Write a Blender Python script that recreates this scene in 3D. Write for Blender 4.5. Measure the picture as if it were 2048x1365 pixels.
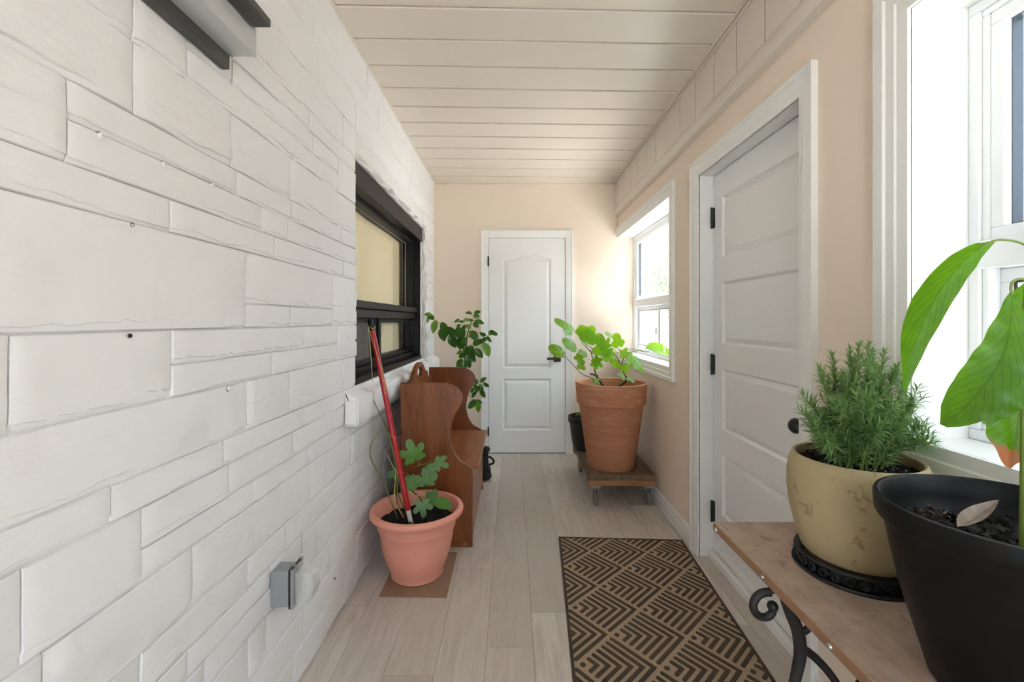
import bpy, bmesh, math, random
from mathutils import Vector, Matrix, noise
R = random.Random(7)
PI = math.pi
for o in list(bpy.data.objects):
    bpy.data.objects.remove(o)
SC = bpy.context.scene
COL = SC.collection

# ------------------------------------------------------------------ camera
F, CX, CY, CH = 910.0, 1025.0, 642.0, 1.26
cam = bpy.data.objects.new('camera', bpy.data.cameras.new('camera'))
COL.objects.link(cam)
cam.data.sensor_width = 36.0
cam.data.lens = F * 36.0 / 2048.0
cam.data.shift_x = -(CX - 1024.0) / 2048.0
cam.data.shift_y = (CY - 682.5) / 2048.0
cam.data.clip_start = 0.02
cam.location = (0, 0, CH)
cam.rotation_euler = (PI / 2, 0, 0)
SC.camera = cam
# ------------------------------------------------------------------ world, sun, exposure
SC.view_settings.view_transform = 'Standard'
SC.view_settings.look = 'None'
SC.view_settings.gamma = 1.0
SC.view_settings.use_curve_mapping = False
SC.view_settings.exposure = 0.81
SC.cycles.use_denoising = True
SC.cycles.max_bounces = 7
SC.cycles.diffuse_bounces = 5
SC.cycles.glossy_bounces = 3
SC.cycles.transparent_max_bounces = 12
SC.cycles.use_adaptive_sampling = True
SC.cycles.adaptive_threshold = 0.05
SC.cycles.sample_clamp_indirect = 6.0
world = bpy.data.worlds.new('world')
SC.world = world
world.use_nodes = True
wn = world.node_tree.nodes
wb = wn['Background']
wb.inputs['Color'].default_value = (0.76, 0.88, 1.0, 1)
wb.inputs['Strength'].default_value = 4.2
sun = bpy.data.objects.new('sun', bpy.data.lights.new('sun', 'SUN'))
COL.objects.link(sun)
sun.data.energy = 24.0
sun.data.angle = 0.01
sun.data.color = (1.0, 0.97, 0.93)
sun.rotation_euler = Vector((-0.15, 0.06, -1.0)).to_track_quat('-Z', 'Y').to_euler()

# ------------------------------------------------------------------ helpers
def P(px, py, y):
    """photo pixel at depth y -> world point"""
    return Vector(((px - CX) * y / F, y, CH - (py - CY) * y / F))

def srgb(r, g, b):
    f = lambda c: (c / 255 / 12.92) if c / 255 <= 0.04045 else ((c / 255 + 0.055) / 1.055) ** 2.4
    return (f(r), f(g), f(b), 1)

class NT:
    def __init__(s, name):
        s.m = bpy.data.materials.new(name); s.m.use_nodes = True
        s.t = s.m.node_tree; s.n = s.t.nodes
        s.b = s.n['Principled BSDF']; s.out = s.n['Material Output']
    def node(s, typ, **kw):
        n = s.n.new(typ)
        for k, v in kw.items():
            if k in n.inputs.keys(): s.set(n.inputs[k], v)
            else: setattr(n, k, v)
        return n
    def set(s, inp, v):
        if isinstance(v, bpy.types.NodeSocket): s.t.links.new(v, inp)
        else: inp.default_value = v
    def math(s, op, a, b=0.0, clamp=False):
        n = s.n.new('ShaderNodeMath'); n.operation = op; n.use_clamp = clamp
        s.set(n.inputs[0], a); s.set(n.inputs[1], b)
        return n.outputs[0]
    def mix(s, fac, a, b, blend='MIX'):
        n = s.n.new('ShaderNodeMix'); n.data_type = 'RGBA'; n.blend_type = blend
        s.set(n.inputs[0], fac); s.set(n.inputs[6], a); s.set(n.inputs[7], b)
        return n.outputs[2]
    def coord(s, which='Object', scale=(1, 1, 1), rot=(0, 0, 0)):
        tc = s.n.new('ShaderNodeTexCoord'); mp = s.n.new('ShaderNodeMapping')
        s.t.links.new(tc.outputs[which], mp.inputs[0])
        mp.inputs['Scale'].default_value = scale
        mp.inputs['Rotation'].default_value = rot
        return mp.outputs[0]
    def noise(s, co, scale=5, detail=4, rough=0.5, dist=0.0):
        n = s.n.new('ShaderNodeTexNoise')
        s.t.links.new(co, n.inputs['Vector'])
        n.inputs['Scale'].default_value = scale; n.inputs['Detail'].default_value = detail
        n.inputs['Roughness'].default_value = rough; n.inputs['Distortion'].default_value = dist
        return n.outputs['Fac']
    def ramp(s, fac, lo, hi):
        n = s.n.new('ShaderNodeMapRange'); n.clamp = True
        s.set(n.inputs[0], fac); n.inputs[1].default_value = lo; n.inputs[2].default_value = hi
        return n.outputs[0]
    def bump(s, h, strength=0.3, dist=0.002):
        n = s.n.new('ShaderNodeBump'); n.inputs['Strength'].default_value = strength
        n.inputs['Distance'].default_value = dist
        s.t.links.new(h, n.inputs['Height']); s.t.links.new(n.outputs[0], s.b.inputs['Normal'])

def plain(name, c, rough=0.5, metal=0.0, spec=0.5, var=0.05, nscale=20, bump=0.0, bscale=60, bdist=0.001):
    k = NT(name); co = k.coord()
    f = k.noise(co, nscale, 3)
    c2 = tuple(max(0, x * (1 - 2 * var)) for x in c[:3]) + (1,)
    c3 = tuple(min(1, x * (1 + var)) for x in c[:3]) + (1,)
    k.set(k.b.inputs['Base Color'], k.mix(f, c2, c3))
    k.b.inputs['Roughness'].default_value = rough
    k.b.inputs['Metallic'].default_value = metal
    k.b.inputs['Specular IOR Level'].default_value = spec
    if bump: k.bump(k.noise(co, bscale, 4, 0.6), bump, bdist)
    return k.m

M = {}
M['white'] = plain('white_trim', srgb(240, 240, 238), 0.35, var=0.01)
M['door_white'] = plain('door_white', srgb(240, 240, 240), 0.32, var=0.01, bump=0.1, bscale=300)
M['pvc'] = plain('window_pvc', srgb(240, 243, 245), 0.3, var=0.01)
M['peach'] = plain('peach_paint', srgb(240, 224, 207), 0.75, var=0.012, nscale=3, bump=0.08, bscale=180, bdist=0.001)
M['ceil'] = plain('ceiling_pvc', srgb(226, 216, 204), 0.36, var=0.012, nscale=3)
M['dark_gap'] = plain('dark_gap', srgb(70, 66, 60), 0.9)
M['black'] = plain('black_metal', srgb(22, 22, 24), 0.4, var=0.1)
M['winblack'] = plain('window_black', srgb(11, 10, 11), 0.45, spec=0.3, var=0.1, nscale=8)
M['bronze'] = plain('dark_bronze', srgb(72, 71, 68), 0.42, var=0.05)
M['iron'] = plain('cast_iron', srgb(24, 23, 24), 0.5, var=0.15, bump=0.2, bscale=90)
M['steel'] = plain('steel', srgb(170, 170, 168), 0.3, metal=0.9)
M['greybox'] = plain('grey_box', srgb(146, 150, 154), 0.5, var=0.04)
M['mortar'] = plain('painted_mortar', srgb(230, 228, 226), 0.85, var=0.03, bump=0.4, bscale=60, bdist=0.003)
M['cardboard'] = plain('cardboard', srgb(150, 120, 96), 0.9, var=0.06, nscale=12)
M['soil'] = plain('soil', srgb(34, 28, 24), 0.95, var=0.45, nscale=160, bump=1.0, bscale=120, bdist=0.006)
M['red'] = plain('red_paint', srgb(176, 18, 30), 0.32, var=0.06, nscale=9)
M['twine'] = plain('twine', srgb(205, 190, 120), 0.8)
M['stem_green'] = plain('stem_green', srgb(120, 140, 60), 0.6, var=0.1)
M['bark'] = plain('bark', srgb(92, 74, 56), 0.85, var=0.2, nscale=60, bump=0.5, bscale=90, bdist=0.003)
M['rubber'] = plain('grey_rubber', srgb(120, 118, 112), 0.6)
M['nursery'] = plain('nursery_plastic', srgb(16, 16, 17), 0.42, var=0.15)
M['blackfab'] = plain('black_nylon', srgb(20, 20, 23), 0.6, var=0.2, nscale=30)
M['cream_cloth'] = plain('cream_curtain', srgb(250, 232, 192), 0.9, var=0.02, nscale=5)
M['dryleaf'] = plain('dry_leaf', srgb(160, 142, 130), 0.8, var=0.3, nscale=60)
M['bottle'] = plain('blue_grey_plastic', srgb(150, 160, 165), 0.35)
M['redcap'] = plain('red_cap', srgb(110, 30, 26), 0.5)
M['concrete'] = plain('concrete', srgb(206, 204, 200), 0.9, var=0.06, nscale=2)
M['roof'] = plain('roof_shingle', srgb(170, 164, 158), 0.9, var=0.1)
M['siding'] = plain('pale_siding', srgb(222, 214, 206), 0.8, var=0.03)
M['side_wall'] = plain('tan_brick', srgb(150, 138, 128), 0.9, var=0.1, nscale=6)
M['wire'] = plain('wire', srgb(60, 60, 62), 0.6)
M['grass'] = plain('lawn', srgb(120, 140, 80), 0.95, var=0.2, nscale=3)
M['spacer'] = plain('glazing_spacer', srgb(60, 72, 88), 0.35, metal=0.3, nscale=200)

def m_stone():
    k = NT('painted_stone'); co = k.coord()
    f = k.noise(co, 2.0, 3); g = k.noise(co, 26, 6, 0.65)
    k.set(k.b.inputs['Base Color'], k.mix(f, srgb(232, 230, 229), srgb(240, 240, 241)))
    k.b.inputs['Roughness'].default_value = 0.62
    h = k.math('ADD', k.math('MULTIPLY', k.noise(k.coord(scale=(1, 1, 2.6)), 9, 5, 0.6, 0.5), 1.0), k.math('MULTIPLY', g, 0.35))
    k.bump(h, 0.55, 0.008)
    return k.m
M['stone'] = m_stone()

def m_floor():
    k = NT('vinyl_plank')
    oi = k.node('ShaderNodeObjectInfo')
    co = k.coord(scale=(9, 0.9, 1))
    add = k.node('ShaderNodeVectorMath', operation='ADD')
    k.t.links.new(co, add.inputs[0])
    comb = k.node('ShaderNodeCombineXYZ')
    k.set(comb.inputs[0], k.math('MULTIPLY', oi.outputs['Random'], 40.0))
    k.set(comb.inputs[1], k.math('MULTIPLY', oi.outputs['Random'], 17.0))
    k.t.links.new(comb.outputs[0], add.inputs[1])
    v = add.outputs[0]
    g1 = k.noise(v, 3.2, 5, 0.6, 1.2)
    sc2 = k.node('ShaderNodeVectorMath', operation='MULTIPLY'); k.t.links.new(v, sc2.inputs[0]); sc2.inputs[1].default_value = (3.2, 0.6, 1)
    g2 = k.noise(sc2.outputs[0], 10, 3, 0.7)
    base = k.mix(oi.outputs['Random'], srgb(190, 178, 168), srgb(216, 206, 197))
    c1 = k.mix(k.ramp(g1, 0.42, 0.72), base, srgb(186, 174, 164))
    c2 = k.mix(k.math('MULTIPLY', k.ramp(g2, 0.5, 0.75), 0.35), c1, srgb(158, 145, 135))
    k.set(k.b.inputs['Base Color'], c2)
    k.b.inputs['Roughness'].default_value = 0.42
    k.bump(g2, 0.12, 0.001)
    return k.m
M['floor'] = m_floor()

def m_wood(name, c1, c2, c3, axis='Z', rough=0.35, stretch=0.12, scale=14, knots=True):
    k = NT(name)
    s = {'X': (stretch, 1, 1), 'Y': (1, stretch, 1), 'Z': (1, 1, stretch)}[axis]
    co = k.coord(scale=s)
    g = k.noise(co, scale, 5, 0.6, 0.8)
    g2 = k.noise(co, scale * 5, 3, 0.6)
    col = k.mix(k.ramp(g, 0.3, 0.7), c1, c2)
    col = k.mix(k.math('MULTIPLY', k.ramp(g2, 0.5, 0.8), 0.45), col, c3)
    if knots:
        vo = k.node('ShaderNodeTexVoronoi'); k.t.links.new(k.coord(scale=(1, 1, 0.7) if axis == 'Z' else (1, 1, 1)), vo.inputs['Vector'])
        vo.inputs['Scale'].default_value = 4.3
        kn = k.math('SUBTRACT', 1.0, k.ramp(vo.outputs['Distance'], 0.03, 0.11))
        col = k.mix(k.math('MULTIPLY', kn, 0.75), col, c3)
    k.set(k.b.inputs['Base Color'], col)
    k.b.inputs['Roughness'].default_value = rough
    k.bump(g2, 0.15, 0.001)
    return k.m
M['bench'] = m_wood('pine_varnish', srgb(146, 84, 46), srgb(108, 58, 28), srgb(64, 32, 15), 'Z', 0.3)
M['bench_y'] = m_wood('pine_varnish_seat', srgb(160, 98, 64), srgb(132, 74, 44), srgb(80, 42, 24), 'Y', 0.28)
M['dolly'] = m_wood('weathered_board', srgb(128, 106, 86), srgb(98, 76, 60), srgb(52, 38, 30), 'Y', 0.8)
M['dolly_x'] = m_wood('raw_board', srgb(164, 118, 82), srgb(136, 92, 60), srgb(80, 50, 34), 'X', 0.75)

def m_tabletop():
    k = NT('worn_tabletop'); co = k.coord()
    a = k.noise(co, 5, 5, 0.6, 0.5); b = k.noise(co, 24, 5, 0.65, 1.0); c = k.noise(k.coord(scale=(1, 0.3, 1)), 40, 3)
    col = k.mix(k.ramp(a, 0.35, 0.7), srgb(188, 164, 146), srgb(158, 136, 120))
    col = k.mix(k.math('MULTIPLY', k.ramp(b, 0.56, 0.68), 0.75), col, srgb(134, 104, 86))
    col = k.mix(k.math('MULTIPLY', k.ramp(c, 0.5, 0.7), 0.3), col, srgb(190, 180, 172))
    k.set(k.b.inputs['Base Color'], col); k.b.inputs['Roughness'].default_value = 0.62
    k.bump(b, 0.15, 0.002)
    return k.m
M['tabletop'] = m_tabletop()
M['tableedge'] = plain('table_edge', srgb(152, 114, 86), 0.6, var=0.12, nscale=30)

def m_terracotta():
    k = NT('washed_terracotta'); co = k.coord(rot=(0.0, 0.3, 0.0), scale=(0.6, 0.6, 5.0))
    a = k.noise(co, 6, 6, 0.65, 1.6); b = k.noise(k.coord(), 3, 3)
    col = k.mix(b, srgb(178, 118, 84), srgb(194, 134, 102))
    col = k.mix(k.math('MULTIPLY', k.ramp(a, 0.52, 0.75), 0.5), col, srgb(226, 188, 162))
    k.set(k.b.inputs['Base Color'], col); k.b.inputs['Roughness'].default_value = 0.85
    k.bump(a, 0.1, 0.002)
    return k.m
M['terracotta'] = m_terracotta()
def m_pink():
    k = NT('terracotta_plastic'); co = k.coord()
    a = k.noise(co, 9, 4, 0.6); b = k.noise(co, 4, 2)
    col = k.mix(b, srgb(230, 154, 132), srgb(238, 166, 145))
    col = k.mix(k.math('MULTIPLY', k.ramp(a, 0.66, 0.76), 0.35), col, srgb(150, 90, 76))
    k.set(k.b.inputs['Base Color'], col); k.b.inputs['Roughness'].default_value = 0.5
    return k.m
M['pink'] = m_pink()
def m_cream():
    k = NT('speckled_stoneware'); co = k.coord()
    a = k.noise(co, 30, 5, 0.7, 0.6); b = k.noise(co, 9, 3); c = k.noise(co, 4, 3)
    col = k.mix(c, srgb(178, 161, 124), srgb(160, 142, 104))
    sp = k.math('MULTIPLY', k.ramp(a, 0.56, 0.63), k.ramp(b, 0.46, 0.56))
    col = k.mix(k.math('MULTIPLY', sp, 0.85), col, srgb(116, 96, 68))
    k.set(k.b.inputs['Base Color'], col); k.b.inputs['Roughness'].default_value = 0.55
    k.bump(sp, -0.25, 0.002)
    return k.m
M['cream'] = m_cream()
def m_planter():
    k = NT('dusty_black_plastic'); co = k.coord()
    a = k.noise(co, 12, 5, 0.6); b = k.noise(co, 3, 3)
    col = k.mix(k.math('MULTIPLY', k.ramp(a, 0.55, 0.8), 0.3), srgb(6, 6, 7), srgb(26, 25, 24))
    k.set(k.b.inputs['Base Color'], col); k.set(k.b.inputs['Roughness'], k.ramp(b, -0.4, 1.5)); k.b.inputs['Specular IOR Level'].default_value = 0.25
    return k.m
M['planter'] = m_planter()
M['mat_light'] = plain('mat_light_weave', srgb(176, 154, 128), 0.95, var=0.12, nscale=350, bump=0.6, bscale=500, bdist=0.002)
M['mat_dark'] = plain('mat_dark_weave', srgb(78, 66, 53), 0.95, var=0.2, nscale=350, bump=0.6, bscale=500, bdist=0.002)

def m_leaf(name, c, trans, back=None, rough=0.4, veins=False, tfac=0.45):
    k = NT(name); co = k.coord()
    n1 = k.noise(co, 18, 3)
    col = k.mix(n1, tuple(x * 0.82 for x in c[:3]) + (1,), c)
    tcol = trans
    if veins:
        uv = k.node('ShaderNodeTexCoord').outputs['UV']
        sep = k.node('ShaderNodeSeparateXYZ'); k.t.links.new(uv, sep.inputs[0])
        av = k.math('ABSOLUTE', k.math('SUBTRACT', sep.outputs[1], 0.5))
        ph = k.math('FRACT', k.math('SUBTRACT', k.math('MULTIPLY', sep.outputs[0], 11.0), k.math('MULTIPLY', av, 6.0)))
        vn = k.math('LESS_THAN', k.math('ABSOLUTE', k.math('SUBTRACT', ph, 0.5)), 0.07)
        mid = k.math('LESS_THAN', av, 0.022)
        vv = k.math('MULTIPLY', k.math('MAXIMUM', vn, mid), 0.55)
        vein = k.noise(co, 55, 2)
        col = k.mix(vv, col, tuple(x * 0.55 for x in c[:3]) + (1,))
        tcol = k.mix(vv, trans, tuple(x * 0.5 for x in trans[:3]) + (1,))
        tcol = k.mix(k.ramp(vein, 0.3, 0.7), tcol, k.mix(0.25, tcol, (0.02, 0.08, 0.0, 1)))
        # dry brown tip, where the leaf has the attribute
        at = k.node('ShaderNodeAttribute', attribute_name='dry')
        col = k.mix(at.outputs['Fac'], col, srgb(176, 112, 70))
        tcol = k.mix(at.outputs['Fac'], tcol, srgb(190, 110, 60))
    k.set(k.b.inputs['Base Color'], col)
    k.b.inputs['Roughness'].default_value = rough
    tr = k.node('ShaderNodeBsdfTranslucent'); k.set(tr.inputs['Color'], tcol)
    mx = k.node('ShaderNodeMixShader'); mx.inputs[0].default_value = tfac
    k.t.links.new(k.b.outputs[0], mx.inputs[1]); k.t.links.new(tr.outputs[0], mx.inputs[2])
    k.t.links.new(mx.outputs[0], k.out.inputs['Surface'])
    return k.m
M['fig_bright'] = m_leaf('fig_leaf_bright', srgb(122, 172, 42), srgb(176, 232, 30), tfac=0.5)
M['fig_dull'] = m_leaf('fig_leaf_dull', srgb(104, 146, 96), srgb(120, 176, 80), tfac=0.3)
M['fig_mid'] = m_leaf('fig_leaf_mid', srgb(92, 146, 62), srgb(120, 180, 50), tfac=0.35)
M['citrus'] = m_leaf('citrus_leaf', srgb(50, 96, 40), srgb(90, 150, 30), rough=0.25, tfac=0.25)
M['citrus_pale'] = m_leaf('citrus_leaf_pale', srgb(96, 140, 48), srgb(140, 190, 40), rough=0.3, tfac=0.3)
M['avocado'] = m_leaf('avocado_leaf', srgb(66, 112, 16), srgb(136, 204, 4), rough=0.35, veins=True, tfac=0.5)
M['rosemary'] = m_leaf('rosemary_needle', srgb(122, 158, 96), srgb(155, 192, 92), rough=0.35, tfac=0.2)
M['grassblade'] = m_leaf('grass_blade', srgb(110, 126, 70), srgb(150, 170, 70), tfac=0.3)
M['tree_leaf'] = m_leaf('tree_leaf', srgb(104, 118, 88), srgb(130, 146, 96), rough=0.6, tfac=0.3)

def m_glass(name, tint=(1, 1, 1, 1), refl=1.0, haze=0.0):
    k = NT(name)
    tr = k.node('ShaderNodeBsdfTransparent'); tr.inputs['Color'].default_value = tint
    gl = k.node('ShaderNodeBsdfGlossy'); gl.inputs['Roughness'].default_value = 0.02
    fr = k.node('ShaderNodeFresnel'); fr.inputs['IOR'].default_value = 1.45
    mx = k.node('ShaderNodeMixShader')
    geo = k.node('ShaderNodeNewGeometry')
    k.set(mx.inputs[0], k.math('MULTIPLY', k.math('MULTIPLY', fr.outputs[0], refl), k.math('SUBTRACT', 1.0, geo.outputs['Backfacing'])))
    k.t.links.new(tr.outputs[0], mx.inputs[1]); k.t.links.new(gl.outputs[0], mx.inputs[2])
    o = mx.outputs[0]
    if haze:
        df = k.node('ShaderNodeBsdfDiffuse'); df.inputs['Color'].default_value = (0.8, 0.8, 0.8, 1)
        m2 = k.node('ShaderNodeMixShader'); m2.inputs[0].default_value = haze
        k.t.links.new(o, m2.inputs[1]); k.t.links.new(df.outputs[0], m2.inputs[2]); o = m2.outputs[0]
    k.t.links.new(o, k.out.inputs['Surface'])
    return k.m
M['glass'] = m_glass('window_glass', (0.985, 0.99, 0.985, 1))
M['acrylic'] = m_glass('clear_cover', (0.9, 0.9, 0.9, 1), 1.8, 0.36)
M['screen'] = m_glass('insect_screen', (0.55, 0.55, 0.53, 1), 0.2, 0.12)
k = NT('frosted_diffuser'); k.b.inputs['Base Color'].default_value = srgb(236, 236, 240); k.b.inputs['Roughness'].default_value = 0.3
M['frost'] = k.m

# ---- mesh builder
class MB:
    def __init__(s):
        s.v = []; s.f = []; s.uv = None; s.mi = []; s.cm = 0
    def _add(s, vs, fs):
        n = len(s.v); s.v += [Vector(p) for p in vs]
        for f in fs: s.f.append(tuple(i + n for i in f)); s.mi.append(s.cm)
    def box(s, x0, x1, y0, y1, z0, z1):
        s._add([(x0, y0, z0), (x1, y0, z0), (x1, y1, z0), (x0, y1, z0), (x0, y0, z1), (x1, y0, z1), (x1, y1, z1), (x0, y1, z1)],
               [(0, 3, 2, 1), (4, 5, 6, 7), (0, 1, 5, 4), (1, 2, 6, 5), (2, 3, 7, 6), (3, 0, 4, 7)])
        return s
    def prism(s, pts, axis, a, b):
        """pts 2-D outline; axis 'X': pts=(y,z) extruded x a..b; 'Y': pts=(x,z); 'Z': pts=(x,y)"""
        mk = {'X': lambda p, t: (t, p[0], p[1]), 'Y': lambda p, t: (p[0], t, p[1]), 'Z': lambda p, t: (p[0], p[1], t)}[axis]
        n = len(pts)
        s._add([mk(p, a) for p in pts] + [mk(p, b) for p in pts],
               [tuple(range(n)), tuple(range(2 * n - 1, n - 1, -1))] + [(i, i + n, (i + 1) % n + n, (i + 1) % n) for i in range(n)])
        return s
    def ring(s, outer, inner, axis, a, b):
        """outline with a hole, same vertex count"""
        mk = {'X': lambda p, t: (t, p[0], p[1]), 'Y': lambda p, t: (p[0], t, p[1]), 'Z': lambda p, t: (p[0], p[1], t)}[axis]
        n = len(outer)
        vs = [mk(p, a) for p in outer] + [mk(p, a) for p in inner] + [mk(p, b) for p in outer] + [mk(p, b) for p in inner]
        fs = []
        for i in range(n):
            j = (i + 1) % n
            fs += [(i, j, n + j, n + i), (2 * n + i, 3 * n + i, 3 * n + j, 2 * n + j), (i, 2 * n + i, 2 * n + j, j), (n + i, n + j, 3 * n + j, 3 * n + i)]
        s._add(vs, fs); return s
    def tube(s, pts, r, seg=8, cap=True, closed=False):
        pts = [Vector(p) for p in pts]; n = len(pts)
        rr = r if isinstance(r, (list, tuple)) else [r] * n
        vs = []; fs = []
        up = Vector((0.13, 0.21, 0.97)).normalized()
        t0 = (pts[1] - pts[0]).normalized()
        a = t0.cross(up)
        if a.length < 0.05: a = t0.cross(Vector((1, 0, 0)))
        a.normalize()
        for i in range(n):
            if closed: t = pts[(i + 1) % n] - pts[i - 1]
            else: t = pts[min(i + 1, n - 1)] - pts[max(i - 1, 0)]
            t = t.normalized() if t.length > 1e-9 else Vector((0, 0, 1))
            a = a - t * a.dot(t)
            if a.length < 1e-6: a = t.orthogonal()
            a.normalize(); b = t.cross(a)
            for k_ in range(seg):
                an = 2 * PI * k_ / seg
                vs.append(pts[i] + (a * math.cos(an) + b * math.sin(an)) * rr[i])
        m = n if closed else n - 1
        for i in range(m):
            i2 = (i + 1) % n
            for k_ in range(seg):
                k2 = (k_ + 1) % seg
                fs.append((i * seg + k_, i * seg + k2, i2 * seg + k2, i2 * seg + k_))
        if cap and not closed:
            fs.append(tuple(range(seg - 1, -1, -1))); fs.append(tuple((n - 1) * seg + q for q in range(seg)))
        s._add(vs, fs); return s
    def lathe(s, prof, c=(0, 0, 0), seg=48, axis='Z'):
        """prof: list of (r,z); r=0 closes"""
        vs = []; fs = []; idx = []
        for (r, z) in prof:
            if r < 1e-6: idx.append([len(vs)]); vs.append((0, 0, z))
            else:
                idx.append(list(range(len(vs), len(vs) + seg)))
                for q in range(seg):
                    an = 2 * PI * q / seg; vs.append((r * math.cos(an), r * math.sin(an), z))
        for i in range(len(prof) - 1):
            A, B = idx[i], idx[i + 1]
            for q in range(seg):
                q2 = (q + 1) % seg
                if len(A) == 1 and len(B) == 1: continue
                if len(A) == 1: fs.append((A[0], B[q], B[q2]))
                elif len(B) == 1: fs.append((A[q], A[q2], B[0]))
                else: fs.append((A[q], A[q2], B[q2], B[q]))
        mp = {'Z': lambda p: (p[0], p[1], p[2]), 'X': lambda p: (p[2], p[0], p[1]), 'Y': lambda p: (p[1], p[2], p[0])}[axis]
        s._add([Vector(mp(p)) + Vector(c) for p in vs], fs); return s
    def sphere(s, c, r, seg=14, sc=(1, 1, 1)):
        n = seg // 2
        prof = [(math.sin(PI * i / n) * r, -math.cos(PI * i / n) * r) for i in range(n + 1)]
        prof[0] = (0, -r); prof[-1] = (0, r)
        k0 = len(s.v); s.lathe(prof, (0, 0, 0), seg)
        for i in range(k0, len(s.v)):
            p = s.v[i]; s.v[i] = Vector((p.x * sc[0] + c[0], p.y * sc[1] + c[1], p.z * sc[2] + c[2]))
        return s
    def build(s, name, mat, parent=None, smooth=False, bevel=0.0, seg=2, auto=True):
        off = world_loc(parent) if parent else Vector((0, 0, 0))
        me = bpy.data.meshes.new(name)
        me.from_pydata([tuple(p - off) for p in s.v], [], s.f)
        mats = mat if isinstance(mat, list) else [mat]
        for m_ in mats: me.materials.append(m_)
        if len(mats) > 1: me.polygons.foreach_set('material_index', s.mi)
        bm = bmesh.new(); bm.from_mesh(me); bmesh.ops.recalc_face_normals(bm, faces=bm.faces); bm.to_mesh(me); bm.free()
        if smooth:
            me.polygons.foreach_set('use_smooth', [True] * len(me.polygons))
            if auto: me.set_sharp_from_angle(angle=math.radians(40))
        o = bpy.data.objects.new(name, me); COL.objects.link(o)
        if parent: o.parent = parent
        if bevel:
            b = o.modifiers.new('bevel', 'BEVEL'); b.width = bevel; b.segments = seg; b.limit_method = 'ANGLE'; b.angle_limit = 0.6
        return o

def world_loc(o):
    l = Vector((0, 0, 0))
    while o: l += o.location; o = o.parent
    return l
def tag(o, label, cat, group=None, kind=None):
    o['label'] = label; o['category'] = cat
    if group: o['group'] = group
    if kind: o['kind'] = kind
    return o
def empty(name, loc, label, cat, group=None, kind=None):
    o = bpy.data.objects.new(name, None); COL.objects.link(o); o.location = loc
    o.empty_display_size = 0.1
    return tag(o, label, cat, group, kind)
def struct(o, label, cat): return tag(o, label, cat, kind='structure')
def bez(pts, n=10):
    """Catmull-Rom through points"""
    pts = [Vector(p) for p in pts]
    q = [pts[0] * 2 - pts[1]] + pts + [pts[-1] * 2 - pts[-2]]
    out = []
    for i in range(1, len(q) - 2):
        for k_ in range(n):
            t = k_ / n; a, b, c, d = q[i - 1], q[i], q[i + 1], q[i + 2]
            out.append(0.5 * ((2 * b) + (c - a) * t + (2 * a - 5 * b + 4 * c - d) * t * t + (3 * b - a - 3 * c + d) * t ** 3))
    out.append(pts[-1]); return out
def bez2(pts, n=8): return [(p.x, p.y) for p in bez([(a, b, 0) for a, b in pts], n)]

# ------------------------------------------------------------------ room numbers
XL, XR, YB, YF, ZC = -0.74, 1.0, 4.31, -1.25, 2.56
XO = 1.22                                   # outer face of the right wall
SILL, HEAD = 0.966, 2.045
W1 = (2.885, YB)                            # far window opening
W2 = (-0.28, 1.142)                         # near window opening
DR = (1.572, 2.436); DT = 2.034             # right door opening
LW = (2.16, 3.80, 0.945, 2.05)              # left window opening

# ------------------------------------------------------------------ floor
fl = MB().box(XL - 0.2, XR + 0.09, YF, YB + 0.2, -0.08, -0.006).build('floor', M['dark_gap'])
struct(fl, 'grey-brown wood-look vinyl plank floor along the porch', 'floor')
PW, PL = 0.18, 1.22
pm = MB().box(0.0006, PW - 0.0006, 0.0006, PL - 0.0006, -0.006, 0.0)
plank = None
for i in range(11):
    x = XL - 0.08 + i * PW
    y = YF - R.random() * PL
    while y < YB:
        y0, y1 = max(y, YF), min(y + PL, YB - 0.0)
        if y1 - y0 > 0.05:
            x1 = min(x + PW, XR + 0.08)
            if plank is None or y1 - y0 < PL - 1e-4 or x1 < x + PW - 1e-4:
                o = MB().box(0.0006, x1 - x - 0.0006, 0.0006, y1 - y0 - 0.0006, -0.006, 0.0).build('plank', M['floor'])
                if plank is None and y1 - y0 > PL - 1e-3: plank = o
            else:
                o = plank.copy(); COL.objects.link(o)
            o.location = (x, y0, 0); o.parent = fl
        y += PL

# ------------------------------------------------------------------ ceiling
ce = MB().box(XL - 0.25, XO, YF - 0.1, YB + 0.15, ZC + 0.012, ZC + 0.12).build('ceiling', M['dark_gap'])
struct(ce, 'cream tongue-and-groove panel ceiling of the porch', 'ceiling')
CW = 0.2212; SK = 0.05; XB = 0.968
wx = XB - XL + 0.012
cp = MB()
prof = [(0.0034, 0.012), (0.0034, 0.003), (0.007, 0.0), (CW - 0.015, 0.0), (CW - 0.011, 0.005), (CW - 0.0034, 0.005), (CW - 0.0034, 0.012)]
def ceil_panel(w, y0, y1):
    p = [(max(y0, min(y1, a)), b) for a, b in prof]
    m = MB(); n = len(p)
    m._add([(0, a, b) for a, b in p] + [(w, a + SK, b) for a, b in p], [tuple(range(n)), tuple(range(2 * n - 1, n - 1, -1))] + [(i, (i + 1) % n, (i + 1) % n + n, i + n) for i in range(n)])
    return m
pp = None
y = YB - 0.0
kk = 1
while y > YF:
    y = YB - kk * CW
    if pp is None:
        o = pp = ceil_panel(wx, 0, CW).build('ceiling_panel', M['ceil'])
    else:
        o = pp.copy(); COL.objects.link(o)
    o.location = (XL - 0.008, y, ZC); o.parent = ce; kk += 1
MB().box(XL - 0.004, XL + 0.012, YF, YB, ZC - 0.006, ZC).build('edge_trim', M['ceil'], ce, bevel=0.002)
MB().box(XB - 0.030, XB - 0.018, YF, YB, ZC - 0.007, ZC + 0.001).build('edge_trim', M['ceil'], ce, bevel=0.002)
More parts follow.
